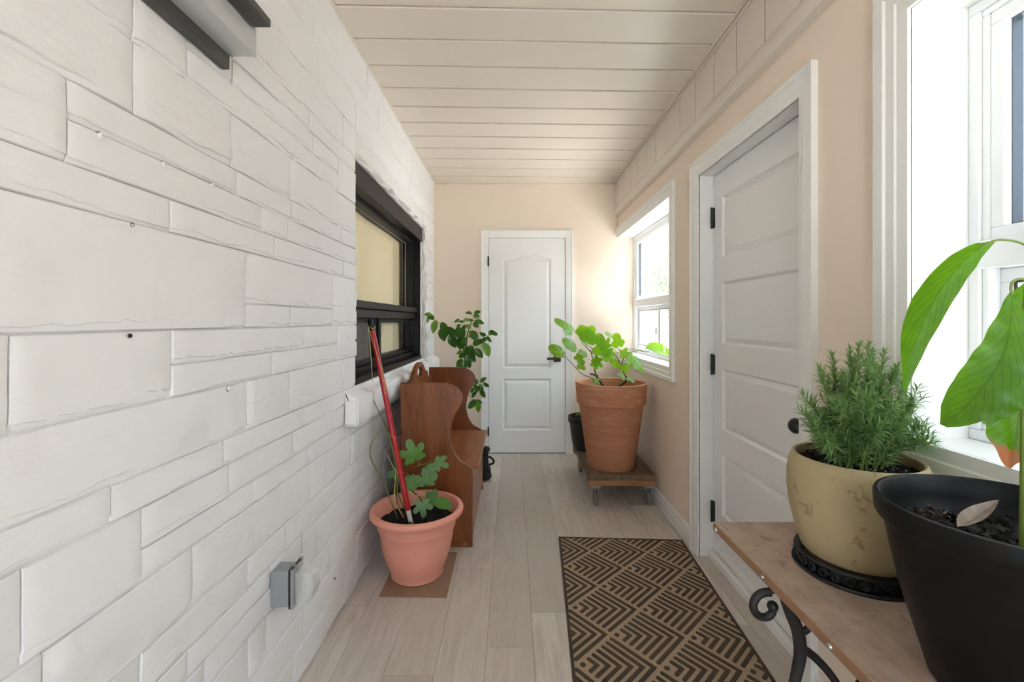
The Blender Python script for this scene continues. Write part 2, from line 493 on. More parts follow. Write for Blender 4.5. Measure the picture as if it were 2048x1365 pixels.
MB().box(XB - 0.013, XB - 0.001, YF, YB, ZC - 0.010, ZC + 0.001).build('edge_trim', M['ceil'], ce, bevel=0.002)
MB().box(XL, XB - 0.03, YB - 0.014, YB, ZC - 0.008, ZC).build('edge_trim', M['ceil'], ce, bevel=0.002)

# boxed beam on the right
ZB = 2.25
bb = MB().box(XB + 0.008, XR + 0.02, YF, YB, ZB + 0.004, ZC + 0.01).build('trim_1', M['dark_gap'])
struct(bb, 'boxed beam of cream vertical panels between ceiling and right wall', 'beam')
bp = None
y = 1.969 - 14 * 0.2212
while y < YB:
    ln = min(CW, YB - y)
    m = MB().box(0, 0.008, 0.0045, ln - 0.0045, 2.325 - ZB, ZC - ZB)
    o = m.build('plank', M['ceil'], None, bevel=0.0015, seg=1) if (bp is None or ln < CW) else bp.copy()
    if bp is None: bp = o
    elif ln >= CW: COL.objects.link(o)
    o.location = (XB, y, ZB); o.parent = bb
    y += CW
MB().prism([(XB + 0.004, ZB + 0.085), (XB - 0.006, ZB + 0.075), (XB - 0.01, ZB + 0.03), (XB - 0.006, ZB + 0.006), (XB + 0.004, ZB), (XR + 0.01, ZB), (XR + 0.01, ZB + 0.085)], 'Y', YF, YB).build('bottom_board', M['ceil'], bb, smooth=True)

# ------------------------------------------------------------------ right wall, back wall, wall behind the camera
m = MB()
T = ZC + 0.02
m.box(XR, XO, YF - 0.15, W2[0] - 0.013, 0, T)
m.box(XR, XO, W2[0] - 0.013, W2[1] + 0.013, 0, SILL - 0.021).box(XR, XO, W2[0] - 0.013, W2[1] + 0.013, HEAD + 0.013, T)
m.box(XR, XO, W2[1] + 0.013, DR[0] - 0.021, 0, T)
m.box(XR, XO, DR[0] - 0.021, DR[1] + 0.021, DT + 0.021, T)
m.box(XR, XO, DR[1] + 0.021, W1[0] - 0.013, 0, T)
m.box(XR, XO, W1[0] - 0.013, W1[1], 0, SILL - 0.021).box(XR, XO, W1[0] - 0.013, W1[1], HEAD + 0.013, T)
struct(m.build('wall_right', M['peach']), 'peach painted wall with two white windows and a panel door', 'wall')
DX0, DX1, DZ = -0.223, 0.498, 2.042        # back door leaf
m = MB()
m.box(-0.95, DX0 - 0.012, YB, YB + 0.13, 0, T).box(DX1 + 0.012, XO, YB, YB + 0.13, 0, T).box(DX0 - 0.012, DX1 + 0.012, YB, YB + 0.13, DZ + 0.012, T)
struct(m.build('wall_back', M['peach']), 'peach painted end wall around the white arched-panel door', 'wall')
m = MB()
m.box(-0.95, -0.3, YF - 0.15, YF, 0, T).box(0.56, XO, YF - 0.15, YF, 0, T).box(-0.3, 0.56, YF - 0.15, YF, 2.16, T).box(-0.3, 0.56, YF - 0.15, YF, 0, 0.09)
struct(m.build('wall_front', M['peach']), 'peach painted wall behind the viewer around a glazed entry', 'wall')
d3 = struct(empty('door_3', (0.13, YF - 0.08, 0.09), 'glazed white entry door behind the viewer', 'door'), 'glazed white entry door behind the viewer', 'door')
m = MB()
for x0, x1, z0, z1 in ((-0.3, -0.22, 0.09, 2.16), (0.48, 0.56, 0.09, 2.16), (-0.22, 0.48, 0.09, 0.2), (-0.22, 0.48, 2.08, 2.16), (-0.22, 0.48, 1.02, 1.1)): m.box(x0, x1, YF - 0.11, YF - 0.05, z0, z1)
m.build('frame', M['pvc'], d3)
MB().box(-0.22, 0.48, YF - 0.083, YF - 0.077, 0.2, 1.02).build('pane', M['glass'], d3)
MB().box(-0.22, 0.48, YF - 0.083, YF - 0.077, 1.1, 2.08).build('pane', M['glass'], d3)

# ------------------------------------------------------------------ left stone wall
m = MB(); xw0, xw1 = -0.95, XL - 0.010
m.box(xw0, xw1, YF - 0.15, LW[0], 0, T).box(xw0, xw1, LW[1], YB + 0.02, 0, T).box(xw0, xw1, LW[0], LW[1], 0, LW[2]).box(xw0, xw1, LW[0], LW[1], LW[3], T)
wl = struct(m.build('wall_left', M['mortar']), 'white painted split-face stone wall with a black window', 'wall')
ROWS = [0, .12, .24, .365, .44, .505, .595, .735, .80, .885, .953, 1.092, 1.163, 1.24, 1.308, 1.452, 1.524, 1.598, 1.665, 1.808, 1.882, 1.955, 2.02, 2.16, 2.30, 2.38, 2.47, 2.56]
NR = len(ROWS) - 1
EX = [(-.2, .892, 1.665, 1.808), (.892, 1.2, 1.665, 1.808), (1.2, 1.524, 1.665, 1.808), (1.524, 1.95, 1.665, 1.808),
      (.2, .758, 1.524, 1.665), (.758, 1.35, 1.524, 1.598), (.758, 1.229, 1.598, 1.665), (1.229, 1.527, 1.598, 1.665), (1.35, 1.5, 1.524, 1.598), (1.527, 1.98, 1.598, 1.665), (1.5, 2.158, 1.524, 1.598),
      (.25, .99, 1.452, 1.524), (.99, 1.42, 1.452, 1.524), (1.42, 2.0, 1.452, 1.524),
      (.5, 1.265, 1.24, 1.452), (-.1, .5, 1.24, 1.452), (1.265, 1.885, 1.308, 1.452), (1.885, 2.158, 1.24, 1.452), (1.265, 1.52, 1.24, 1.308), (1.52, 1.885, 1.24, 1.308),
      (.672, .995, 1.092, 1.24), (.1, .672, 1.092, 1.24), (.995, 1.627, 1.163, 1.24), (1.627, 1.93, 1.163, 1.24), (.995, 1.409, 1.092, 1.163), (1.409, 1.93, 1.092, 1.163), (1.93, 2.158, 1.092, 1.24),
      (.3, 1.278, .953, 1.092), (1.278, 1.513, .953, 1.092), (1.513, 2.0, .953, 1.092),
      (.25, .843, .885, .953), (.843, 1.169, .885, .953), (1.169, 1.62, .885, .953), (1.62, 1.86, .885, .953),
      (.2, .69, .735, .885), (.69, .911, .735, .885), (.911, 1.192, .8, .885), (1.192, 1.55, .8, .885), (.911, 1.3, .735, .8), (1.3, 1.66, .735, .8),
      (.3, .72, .595, .735), (.72, 1.055, .595, .735), (1.055, 1.675, .595, .735), (1.675, 2.1, .595, .735),
      (.3, .911, .505, .595), (.911, 1.28, .505, .595), (1.28, 1.49, .505, .595), (1.49, 1.9, .505, .595),
      (.5, 1.042, .44, .505), (1.042, 1.4, .44, .505), (.6, 1.285, .24, .365), (1.285, 1.37, .24, .365), (1.37, 1.8, .24, .365),
      (.892, 1.036, 1.808, 1.955), (.3, .892, 1.808, 1.955), (1.036, 1.55, 1.808, 1.882), (1.55, 1.94, 1.808, 1.882), (1.036, 1.21, 1.882, 2.02), (1.21, 1.7, 1.882, 1.955), (1.7, 1.94, 1.882, 1.955),
      (1.21, 1.66, 1.955, 2.02), (1.2, 1.6, 2.02, 2.16), (1.6, 2.0, 2.02, 2.16), (1.3, 1.754, 2.16, 2.3), (1.754, 2.16, 2.16, 2.3)]
occ = [[] for _ in range(NR)]
def rowspan(z0, z1): return [i for i in range(NR) if ROWS[i] >= z0 - 1e-3 and ROWS[i + 1] <= z1 + 1e-3]
stones = []
def put(y0, y1, r0, r1):
    for i in range(r0, r1 + 1): occ[i].append((y0, y1))
    stones.append((y0, y1, ROWS[r0], ROWS[r1 + 1]))
for (y0, y1, z0, z1) in EX:
    rs = rowspan(z0, z1); put(y0, y1, rs[0], rs[-1])
for i in range(NR):
    if ROWS[i + 1] > LW[2] + 0.02 and ROWS[i] < LW[3] - 0.01: occ[i].append((LW[0], LW[1]))
def gaps(i, a=YF, b=YB):
    out = []; y = a
    for (p, q) in sorted(occ[i]):
        if p > y + 1e-4: out.append((y, min(p, b)))
        y = max(y, q)
    if y < b: out.append((y, b))
    return out
def free(i, a, b): return all(q <= a + 1e-4 or p >= b - 1e-4 for p, q in occ[i])
for i in range(NR):
    for (a, b) in gaps(i):
        y = a
        while y < b - 1e-4:
            ln = R.uniform(0.22, 0.62) if y > 0.2 else R.uniform(0.7, 1.2)
            if b - (y + ln) < 0.14: ln = b - y
            e = min(b, y + ln)
            r1 = i
            if i + 1 < NR and ROWS[i + 2] - ROWS[i] < 0.2 and R.random() < 0.33 and free(i + 1, y, e): r1 = i + 1
            put(y, e, i, r1); y = e

def stone_mesh(y0, y1, z0, z1, seed):
    g = 0.0017; L = y1 - y0; H = z1 - z0
    n = max(4, min(60, int(L / (0.014 if 0.3 < y1 and y0 < 2.3 else 0.024))))
    rr = random.Random(seed)
    D = rr.uniform(-0.0012, 0.0014)
    xb = XL - 0.011
    rows = 11; vs = []; two = H > 0.085 and rr.random() < 0.75; c2 = rr.uniform(0.3, 0.6)
    far = y0 < 0.1
    side_l, side_r = rr.uniform(0, 1) < 0.3, rr.uniform(0, 1) < 0.3
    for c in range(n + 1):
        t = c / n; y = y0 + g + (L - 2 * g) * t
        w = noise.noise(Vector((y * 9, seed * 3.1, 0)))
        w2 = noise.noise(Vector((y * 34, seed * 1.7, 5))) + 0.6 * noise.noise(Vector((y * 70, seed, 2)))
        cf = min(0.5, max(0.045, 0.15 + 0.15 * w + 0.055 * w2)) * min(1, 0.09 / H)
        cf = max(cf, 0.007 / H)
        depth = max(0.0, 0.55 + 1.6 * noise.noise(Vector((y * 5, seed * 0.7, 9)))) * 0.0062
        zc = z0 + g + (H - 2 * g) * cf
        ed = 0.0
        if side_l and t < 0.06: ed = 0.003
        if side_r and t > 0.94: ed = 0.003
        fx = lambda z: XL + D - ed + 0.0022 * noise.noise(Vector((y * 4, z * 11, seed))) + 0.0011 * noise.noise(Vector((y * 17, z * 25, seed + 4)))
        e = 0.0 if 0 < c < n else 1.0
        d2 = max(0.0, 0.9 * noise.noise(Vector((y * 4.5, seed * 2.3, 17))) - 0.08) * 0.012 if two else 0.0
        zc2 = z0 + H * (c2 + 0.10 * noise.noise(Vector((y * 8, seed * 4.1, 3))) + 0.03 * noise.noise(Vector((y * 40, seed * 4.1, 3))))
        zc2 = max(zc2, zc + 0.008)
        zs = [(z0 + g, xb), (z0 + g, XL + D - 0.005 - depth * 0.4), (z0 + g + 0.002, fx(z0) - depth), (zc - 0.0022, fx(zc) - depth * 0.85), (zc, fx(zc) - d2 * 0.2), (zc2 - 0.002, fx(zc2) - d2), (zc2, fx(zc2)), ((zc2 + z1) * .5, fx((zc2 + z1) * .5)), (z0 + H * 0.88, fx(z0 + H * .88)), (z1 - g - 0.002, fx(z1)), (z1 - g, XL + D - 0.0028)]
        for k_, (z, x) in enumerate(zs):
            if e and k_ > 0: x -= 0.003
            vs.append((x, y, z))
    m_ = MB(); fs = []
    for c in range(n):
        for k_ in range(rows - 1):
            a = c * rows + k_; fs.append((a, a + rows, a + rows + 1, a + 1))
    # end caps back to the mortar and top edge
    nb = len(vs)
    for c in range(n + 1): vs.append((xb, vs[c * rows][1], z1 - g))
    for c in range(n): fs.append((c * rows + rows - 1, (c + 1) * rows + rows - 1, nb + c + 1, nb + c))
    fs.append(tuple([nb] + [k_ for k_ in range(rows - 1, -1, -1)]))
    fs.append(tuple([nb + n] + [n * rows + k_ for k_ in range(rows)]))
    m_._add(vs, fs); return m_
for q, (y0, y1, z0, z1) in enumerate(stones):
    o = stone_mesh(y0, y1, z0, z1, q + 1).build('stone', M['stone'], None)
    me = o.data; me.polygons.foreach_set('use_smooth', [True] * len(me.polygons)); me.set_sharp_from_angle(angle=math.radians(34))
    o.parent = wl
# wall anchors and plug holes (small fixings left in the stone)
def wy(px): return F * (-XL) / (CX - px)
def wz(px, py): return CH - (py - CY) * wy(px) / F
for (px, py, lab) in ((201, 272, 'painted screw anchor nearest the wall lamp on the white stone'), (326, 330, 'painted screw anchor in the middle of the upper row on stone'), (424, 372, 'painted screw anchor nearest the black window on stone'), (457, 777, 'painted screw anchor low on the stone left of the window sill')):
    yy, zz = wy(px), wz(px, py)
    e = empty('screw_anchor', (XL - 0.004, yy, zz), lab, 'screw', 'painted screw anchors in the stone wall')
    MB().lathe([(0, 0.0), (0.0062, 0.0), (0.0062, 0.007), (0.0045, 0.0085), (0.002, 0.0085), (0.002, 0.0065), (0, 0.0065)], (XL - 0.003, yy, zz), 12, 'X').build('head', M['stone'], e, smooth=True)
    MB().lathe([(0, -0.004), (0.0075, -0.004), (0.0085, 0.001), (0.006, 0.0012), (0, 0.0012)], (XL - 0.001, yy - 0.001, zz - 0.001), 12, 'X').build('washer', M['greybox'], e, smooth=True)
for (px, py) in ((261, 450), (257, 672), (668, 1158)):
    MB().lathe([(0.0042, 0.0022), (0.0046, 0.0), (0, -0.001)], (XL + 0.002, wy(px), wz(px, py)), 12, 'X').build('drill_hole', M['dark_gap'], wl)

# ------------------------------------------------------------------ left window (black)
y0, y1, z0, z1 = LW
w3 = struct(empty('window_3', (XL - 0.12, (y0 + y1) / 2, z0), 'x', 'window'), 'black framed slider window set in the white stone wall', 'window')
# rough mortar reveal around the opening
def rough_strip(p0, p1, w, d, seed):
    p0, p1 = Vector(p0), Vector(p1); n = 40; m_ = MB(); vs = []; fs = []
    for i in range(n + 1):
        t = i / n; c = p0.lerp(p1, t)
        for k_, (a, b) in enumerate(((0, 0), (1, 0), (1, 1), (0.4, 1.25), (0, 1))):
            jit = 0.010 * noise.noise(Vector((t * 14, seed, k_ * 3.3)))
            vs.append(c + Vector(w) * (a + jit * 25 * (a > 0)) + Vector(d) * (b + jit * 30 * (b > 0)))
    for i in range(n):
        for k_ in range(5):
            k2 = (k_ + 1) % 5; fs.append((i * 5 + k_, i * 5 + k2, (i + 1) * 5 + k2, (i + 1) * 5 + k_))
    fs.append((4, 3, 2, 1, 0)); fs.append(tuple(n * 5 + q for q in range(5)))
    m_._add(vs, fs); return m_
rough_strip((XL - 0.085, y0, z1 + 0.004), (XL - 0.085, y1, z1 + 0.004), (0, 0, -0.028), (0.085, 0, 0), 1).build('mortar_edge', M['mortar'], w3)
rough_strip((XL - 0.085, y1 + 0.004, z0), (XL - 0.085, y1 + 0.004, z1), (0, -0.026, 0), (0.088, 0, 0), 2).build('mortar_edge', M['mortar'], w3)
rough_strip((XL - 0.085, y1 - 0.024, z0), (XL - 0.085, y1 - 0.024, z1), (0, -0.016, 0), (0.06, 0, 0), 7).build('mortar_edge', M['mortar'], w3)
yi0, yi1, zi0, zi1 = y0, y1 - 0.045, z0 + 0.005, z1 - 0.028
xg = XL - 0.135
def frame4(m_, xa, xb_, a, b, c, d, ta, tb=None):
    """a..b along y, c..d along z"""
    tb = tb or ta
    m_.box(xa, xb_, a, b, c, c + tb).box(xa, xb_, a, b, d - tb, d).box(xa, xb_, a, a + ta, c + tb, d - tb).box(xa, xb_, b - ta, b, c + tb, d - tb)
    return m_
frame4(MB(), XL - 0.16, XL - 0.02, yi0, yi1, zi0, zi1, 0.018).build('outer_frame', M['winblack'], w3, bevel=0.003)
MB().box(XL - 0.15, XL - 0.006, yi0, yi1 + 0.006, zi1 - 0.11, zi1).build('head_cover', M['winblack'], w3, bevel=0.004)
MB().box(XL - 0.15, XL - 0.012, yi0, yi1, zi0, zi0 + 0.03).build('sill_rail', M['winblack'], w3, bevel=0.004)
frame4(MB(), XL - 0.155, XL - 0.075, yi0 + 0.018, yi1 - 0.018, zi0 + 0.03, zi1 - 0.10, 0.03).build('inner_frame', M['winblack'], w3, bevel=0.003)
zt = 1.325                                   # transom
MB().box(XL - 0.155, XL - 0.045, yi0, yi1 - 0.018, zt, zt + 0.042).build('transom', M['winblack'], w3, bevel=0.005)
MB().box(XL - 0.155, XL - 0.058, yi0, yi1 - 0.018, zt - 0.05, zt - 0.002).build('transom_rail', M['winblack'], w3, bevel=0.004)
zl0 = zi0 + 0.06
MB().box(XL - 0.15, XL - 0.09, 2.83, 2.875, zl0, zt - 0.05).build('meeting_stile', M['winblack'], w3, bevel=0.003)
s1 = frame4(MB(), XL - 0.15, XL - 0.10, 2.875, yi1 - 0.045, zl0, zt - 0.05, 0.028).build('sash', M['winblack'], w3, bevel=0.003)
s0 = frame4(MB(), XL - 0.15, XL - 0.105, yi0 + 0.018, 2.83, zl0, zt - 0.05, 0.024).build('sash', M['winblack'], w3, bevel=0.003)
MB().box(xg - 0.003, xg + 0.003, yi0 + 0.02, yi1 - 0.03, zt + 0.03, zi1 - 0.12).build('pane', M['glass'], w3)
MB().box(xg - 0.003, xg + 0.003, 2.895, yi1 - 0.07, zl0 + 0.02, zt - 0.07).build('pane', M['glass'], s1)
MB().box(xg - 0.003, xg + 0.003, yi0 + 0.04, 2.81, zl0 + 0.02, zt - 0.07).build('pane', M['screen'], s0)
frame4(MB(), xg - 0.002, xg + 0.006, yi0 + 0.04, yi1 - 0.045, zt + 0.03, zi1 - 0.125, 0.008).build('glazing_bead', M['greybox'], w3)
# room behind the glass and its curtain
m = MB()
m.box(-1.9, -1.86, 1.7, 4.4, 0.3, 2.6).box(-1.86, -0.96, 1.66, 1.7, 0.3, 2.6).box(-1.86, -0.96, 4.4, 4.44, 0.3, 2.6).box(-1.86, -0.96, 1.7, 4.4, 2.56, 2.6).box(-1.86, -0.96, 1.7, 4.4, 0.28, 0.32)
struct(m.build('wall_inner_room', M['cream_cloth']), 'cream wall of the room behind the black window', 'wall')
m = MB(); n = 120; vs = []; fs = []
for i in range(n + 1):
    yy = LW[0] + 0.006 + (LW[1] - LW[0] - 0.012) * i / n
    x = -0.918 + 0.005 * math.sin(yy * 8) + 0.002 * math.sin(yy * 19 + 1)
    for (z, dx) in ((0.975, 0), (2.03, 0), (2.03, -0.006), (0.975, -0.006)): vs.append((x + dx, yy, z))
for i in range(n):
    for k_ in range(4): fs.append((i * 4 + k_, (i + 1) * 4 + k_, (i + 1) * 4 + (k_ + 1) % 4, i * 4 + (k_ + 1) % 4))
m._add(vs, fs)
tag(m.build('curtain', M['cream_cloth'], smooth=True), 'cream curtain hanging behind the panes of the black window', 'curtain')
# stone sill under it
e = struct(empty('trim_2', (XL, 2.02, 0.79), 'x', 'sill'), 'chunky white painted stone sill under the black window', 'sill')
def sill_mesh(a, b, seed):
    m_ = MB(); n = max(3, int((b - a) / 0.04)); vs = []; fs = []
    base = [(XL - 0.005, 0.79), (XL + 0.052, 0.79), (XL + 0.058, 0.80), (XL + 0.056, 0.895), (XL + 0.045, 0.915), (XL - 0.02, 0.94), (XL - 0.14, 0.95), (XL - 0.14, 0.90), (XL - 0.005, 0.88)]
    for i in range(n + 1):
        yy = a + (b - a) * i / n
        for k_, (x, z) in enumerate(base):
            j = 0.004 * noise.noise(Vector((yy * 12, k_ * 2.0, seed)))
            yy2 = yy
            if yy < LW[0] or yy > LW[1]:
                if x < XL - 0.01: x = XL - 0.006
            vs.append((x + (j if 0 < k_ < 6 else 0), yy2, z + (j if 2 < k_ < 6 else 0)))
    K = len(base)
    for i in range(n):
        for k_ in range(K):
            k2 = (k_ + 1) % K; fs.append((i * K + k_, (i + 1) * K + k_, (i + 1) * K + k2, i * K + k2))
    fs.append(tuple(range(K))); fs.append(tuple(n * K + q for q in range(K - 1, -1, -1)))
    m_._add(vs, fs); return m_
for a, b, s in ((2.02, 2.155, 3), (2.158, 3.0, 5), (3.004, 3.8, 8), (3.804, 4.27, 9)):
    sill_mesh(a, b, s).build('sill_stone', M['stone'], e, smooth=True)
MB().box(XL + 0.0, XL + 0.05, 2.006, 2.022, 0.80, 0.905).build('end_block', M['stone'], e, bevel=0.004)

# ------------------------------------------------------------------ windows in the right wall
XF = XR - 0.015
def mitred_casing(parent, pr, y0, y1, z0, z1, far=True, bottom=True):
    """pr: (distance outward from the opening, x). One mitred board per side."""
    n = len(pr); fs = [tuple(range(n)), tuple(range(2 * n - 1, n - 1, -1))] + [(i, i + n, (i + 1) % n + n, (i + 1) % n) for i in range(n)]
    def board(A, B):
        m_ = MB(); m_._add(A + B, fs); m_.build('casing', M['white'], parent)
    f_ = 1 if far else 0; b_ = 1 if bottom else 0
    board([(x, y0 - d, z1 + d) for d, x in pr], [(x, y1 + d * f_, z1 + d) for d, x in pr])
    if bottom: board([(x, y0 - d, z0 - d) for d, x in pr], [(x, y1 + d * f_, z0 - d) for d, x in pr])
    board([(x, y0 - d, z0 - d * b_) for d, x in pr], [(x, y0 - d, z1 + d) for d, x in pr])
    if far: board([(x, y1 + d, z0 - d * b_) for d, x in pr], [(x, y1 + d, z1 + d) for d, x in pr])
def right_window(name, y0, y1, label, to_back):
    w = struct(empty(name, (XR, (y0 + y1) / 2, SILL), 'x', 'window'), label, 'window')
    cw = 0.085
    if not to_back: cw = 0.095
    pr = [(0, XR + 0.002), (0, XF + 0.006), (0.03, XF + 0.004), (0.034, XF), (0.06, XF), (0.064, XF - 0.006), (cw, XF - 0.006), (cw, XR + 0.002)]
    mitred_casing(w, pr, y0, y1, SILL, HEAD, not to_back, True)
    # deep reveal boards
    XG = 1.143
    MB().box(XR, XO - 0.005, y0, y1, SILL - 0.02, SILL).build('sill_board', M['white'], w)
    MB().box(XR, XO - 0.005, y0, y1, HEAD, HEAD + 0.012).build('head_board', M['white'], w)
    MB().box(XR, XO - 0.005, y0 - 0.012, y0, SILL, HEAD).build('reveal_board', M['white'], w)
    if not to_back: MB().box(XR, XO - 0.005, y1, y1 + 0.012, SILL, HEAD).build('reveal_board', M['white'], w)
    # pvc frame
    frame4(MB(), XG, XG + 0.075, y0, y1, SILL, HEAD, 0.026).build('outer_frame', M['pvc'], w, bevel=0.003)
    frame4(MB(), XG + 0.008, XG + 0.07, y0 + 0.026, y1 - 0.026, SILL + 0.026, HEAD - 0.026, 0.016).build('inner_frame', M['pvc'], w, bevel=0.003)
    zm0, zm1 = 1.386, 1.455
    MB().box(XG - 0.004, XG + 0.07, y0 + 0.024, y1 - 0.024, zm0, zm1).build('transom', M['pvc'], w, bevel=0.004)
    a, b = y0 + 0.042, y1 - 0.042
    top = frame4(MB(), XG + 0.012, XG + 0.035, a, b, zm1, HEAD - 0.042, 0.03).build('upper_sash', M['pvc'], w, bevel=0.003)
    MB().box(XG + 0.026, XG + 0.030, a + 0.03, b - 0.03, zm1 + 0.03, HEAD - 0.072).build('pane', M['glass'], top)
    frame4(MB(), XG + 0.031, XG + 0.056, a + 0.024, b - 0.024, zm1 + 0.026, HEAD - 0.066, 0.009).build('glazing_spacer', M['spacer'], top)
    mid = (y0 + y1) / 2
    for k_, (p, q, xo) in enumerate(((a, mid + 0.02, 0.014), (mid - 0.02, b, 0.036))):
        s = frame4(MB(), XG + xo, XG + xo + 0.02, p, q, SILL + 0.042, zm0, 0.034).build('sliding_sash', M['pvc'], w, bevel=0.003)
        MB().box(XG + xo + 0.008, XG + xo + 0.012, p + 0.03, q - 0.03, SILL + 0.072, zm0 - 0.03).build('pane', M['glass'], s)
        frame4(MB(), XG + xo - 0.001, XG + xo + 0.002, p + 0.031, q - 0.031, SILL + 0.073, zm0 - 0.031, 0.006).build('gasket', M['black'], s)
    MB().box(XG + 0.024, XG + 0.036, mid + 0.10, mid + 0.12, 1.15, 1.2).build('latch', M['greybox'], w)
    return w
right_window('window_1', W1[0], W1[1], 'white framed window beside the fig tree at the far end', True)
right_window('window_2', W2[0], W2[1], 'white framed window nearest the viewer beside the big-leaved plant', False)

# ------------------------------------------------------------------ right door
d2 = struct(empty('door_2', (XR, (DR[0] + DR[1]) / 2, 0), 'x', 'door'), 'white four-panel door recessed in the right wall with black hinges', 'door')
XD = 1.076
mitred_casing(d2, [(0, XR + 0.002), (0, XF + 0.004), (0.018, XF + 0.002), (0.03, XF - 0.002), (0.062, XF - 0.002), (0.068, XF - 0.007), (0.082, XF - 0.007), (0.082, XR + 0.002)], DR[0], DR[1], 0.0, DT, True, False)
MB().box(XR - 0.002, XO - 0.01, DR[1], DR[1] + 0.02, 0, DT + 0.02).build('jamb', M['white'], d2)
MB().box(XR - 0.002, XO - 0.01, DR[0] - 0.02, DR[0], 0, DT + 0.02).build('jamb', M['white'], d2)
MB().box(XR - 0.002, XO - 0.01, DR[0], DR[1], DT, DT + 0.02).build('jamb', M['white'], d2)
MB().box(XD + 0.02, XD + 0.028, DR[0] + 0.001, DR[1] - 0.001, 0.03, DT - 0.001).build('rebate_shade', M['rubber'], d2)  # dark sheet standing in for shade in the rebate around the leaf
# leaf with four recessed panels
PA, PB = DR[0] + 0.004, DR[1] - 0.004
ZT, Z0 = DT - 0.004, 0.041
ybs = [PA, PA + 0.095, PB - 0.095, PB]
pan = [(0.26, 0.571), (0.70, 1.014), (1.14, 1.457), (1.584, 1.90)]
m = MB()
m.box(XD, XD + 0.04, ybs[0], ybs[1], Z0, ZT).box(XD, XD + 0.04, ybs[2], ybs[3], Z0, ZT)
zz = Z0
for (a, b) in pan:
    m.box(XD, XD + 0.04, ybs[1], ybs[2], zz, a); zz = b
m.box(XD, XD + 0.04, ybs[1], ybs[2], zz, ZT)
leaf = m.build('leaf', M['door_white'], d2)
for (a, b) in pan:
    m = MB(); bw = 0.034
    o_ = [(ybs[1], a), (ybs[2], a), (ybs[2], b), (ybs[1], b)]
    i_ = [(ybs[1] + bw, a + bw), (ybs[2] - bw, a + bw), (ybs[2] - bw, b - bw), (ybs[1] + bw, b - bw)]
    j_ = [(ybs[1] + 0.011, a + 0.011), (ybs[2] - 0.011, a + 0.011), (ybs[2] - 0.011, b - 0.011), (ybs[1] + 0.011, b - 0.011)]
    lv = [(o_, XD), (j_, XD + 0.013), (i_, XD + 0.004)]
    vs = [(x, p[0], p[1]) for (ps, x) in lv for p in ps]
    fs = [(l * 4 + k_, l * 4 + (k_ + 1) % 4, (l + 1) * 4 + (k_ + 1) % 4, (l + 1) * 4 + k_) for l in range(2) for k_ in range(4)] + [(8, 9, 10, 11)]
    m._add(vs, fs); m.build('panel', M['door_white'], leaf)
MB().box(XD - 0.008, XD + 0.03, PA, PB, Z0 + 0.001, Z0 + 0.034).build('door_sweep', M['white'], d2, bevel=0.004)
MB().box(XR + 0.045, XO, DR[0], DR[1], 0.0, 0.036).build('threshold', M['white'], d2, bevel=0.004)
MB().box(XD + 0.004, XD + 0.03, DR[0] + 0.002, DR[1] - 0.002, 0.034, Z0).build('bottom_gap_shade', M['black'], d2)  # black strip painting the shade of the gap under the leaf
for (py,) in ((437,), (729,), (1022,)):
    zc = CH - (py - CY) * 2.43 / F
    h = MB().box(XD - 0.016, XD + 0.002, DR[1] - 0.02, DR[1] - 0.003, zc - 0.052, zc + 0.052).build('hinge', M['black'], d2, bevel=0.003)
    MB().lathe([(0, 0), (0.006, 0), (0.006, 0.112), (0, 0.112)], (XD - 0.014, DR[1] - 0.012, zc - 0.056), 10).build('pin', M['black'], h, smooth=True)
kn = MB().lathe([(0, -0.062), (0.016, -0.06), (0.026, -0.05), (0.029, -0.04), (0.025, -0.028), (0.012, -0.02), (0.010, -0.008), (0.031, -0.006), (0.032, 0.0), (0, 0.0)], (XD, 1.665, 0.875), 24, 'X').build('knob', M['black'], d2, smooth=True)

# ------------------------------------------------------------------ back door (two panels, arched top)
d1 = struct(empty('door_1', ((DX0 + DX1) / 2, YB, 0), 'x', 'door'), 'white two-panel door with arched top panel at the far end', 'door')
YD = YB - 0.004
def cas_b(d0, d):
    return [(d0, YB + 0.002), (d0, YB - 0.010), (d0 + d * 0.02, YB - 0.013), (d0 + d * 0.052, YB - 0.016), (d0 + d * 0.058, YB - 0.020), (d0 + d * 0.07, YB - 0.020), (d0 + d * 0.07, YB + 0.002)]
MB().prism(cas_b(DX0 - 0.004, -1), 'Z', 0, DZ + 0.074).build('casing', M['white'], d1)
MB().prism(cas_b(DX1 + 0.004, 1), 'Z', 0, DZ + 0.074).build('casing', M['white'], d1)
MB().prism([(y_, x_) for (x_, y_) in cas_b(DZ + 0.004, 1)], 'X', DX0 - 0.004, DX1 + 0.004).build('casing', M['white'], d1)
MB().box(DX0 - 0.012, DX0 - 0.0028, YB, YB + 0.12, 0, DZ + 0.012).build('jamb', M['white'], d1)
MB().box(DX1 + 0.0035, DX1 + 0.012, YB, YB + 0.12, 0, DZ + 0.012).build('jamb', M['white'], d1)
MB().box(DX0 - 0.003, DX1 + 0.004, YB, YB + 0.12, DZ + 0.003, DZ + 0.012).build('jamb', M['white'], d1)
MB().box(DX0 - 0.003, DX1 + 0.004, YD + 0.012, YD + 0.016, 0.0, DZ + 0.003).build('rebate_shade', M['rubber'], d1)  # dark sheet as painted shade in the gaps round this leaf
def bx(px): return (px - CX) * YB / F
def bz(py): return CH - (py - CY) * YB / F
def rect_arch(x0, x1, z0, z1, rise, n=18):
    """outline, counter-clockwise, arch (camber with shoulders) on top"""
    pts = [(x0, z0), (x1, z0)]
    for i in range(n + 1):
        t = i / n; x = x1 + (x0 - x1) * t
        s = 0.5 - 0.5 * math.cos(2 * PI * t)      # ogee from shoulders to a flat crown
        pts.append((x, z1 + rise * s))
    return pts
leafm = MB()
lp = []
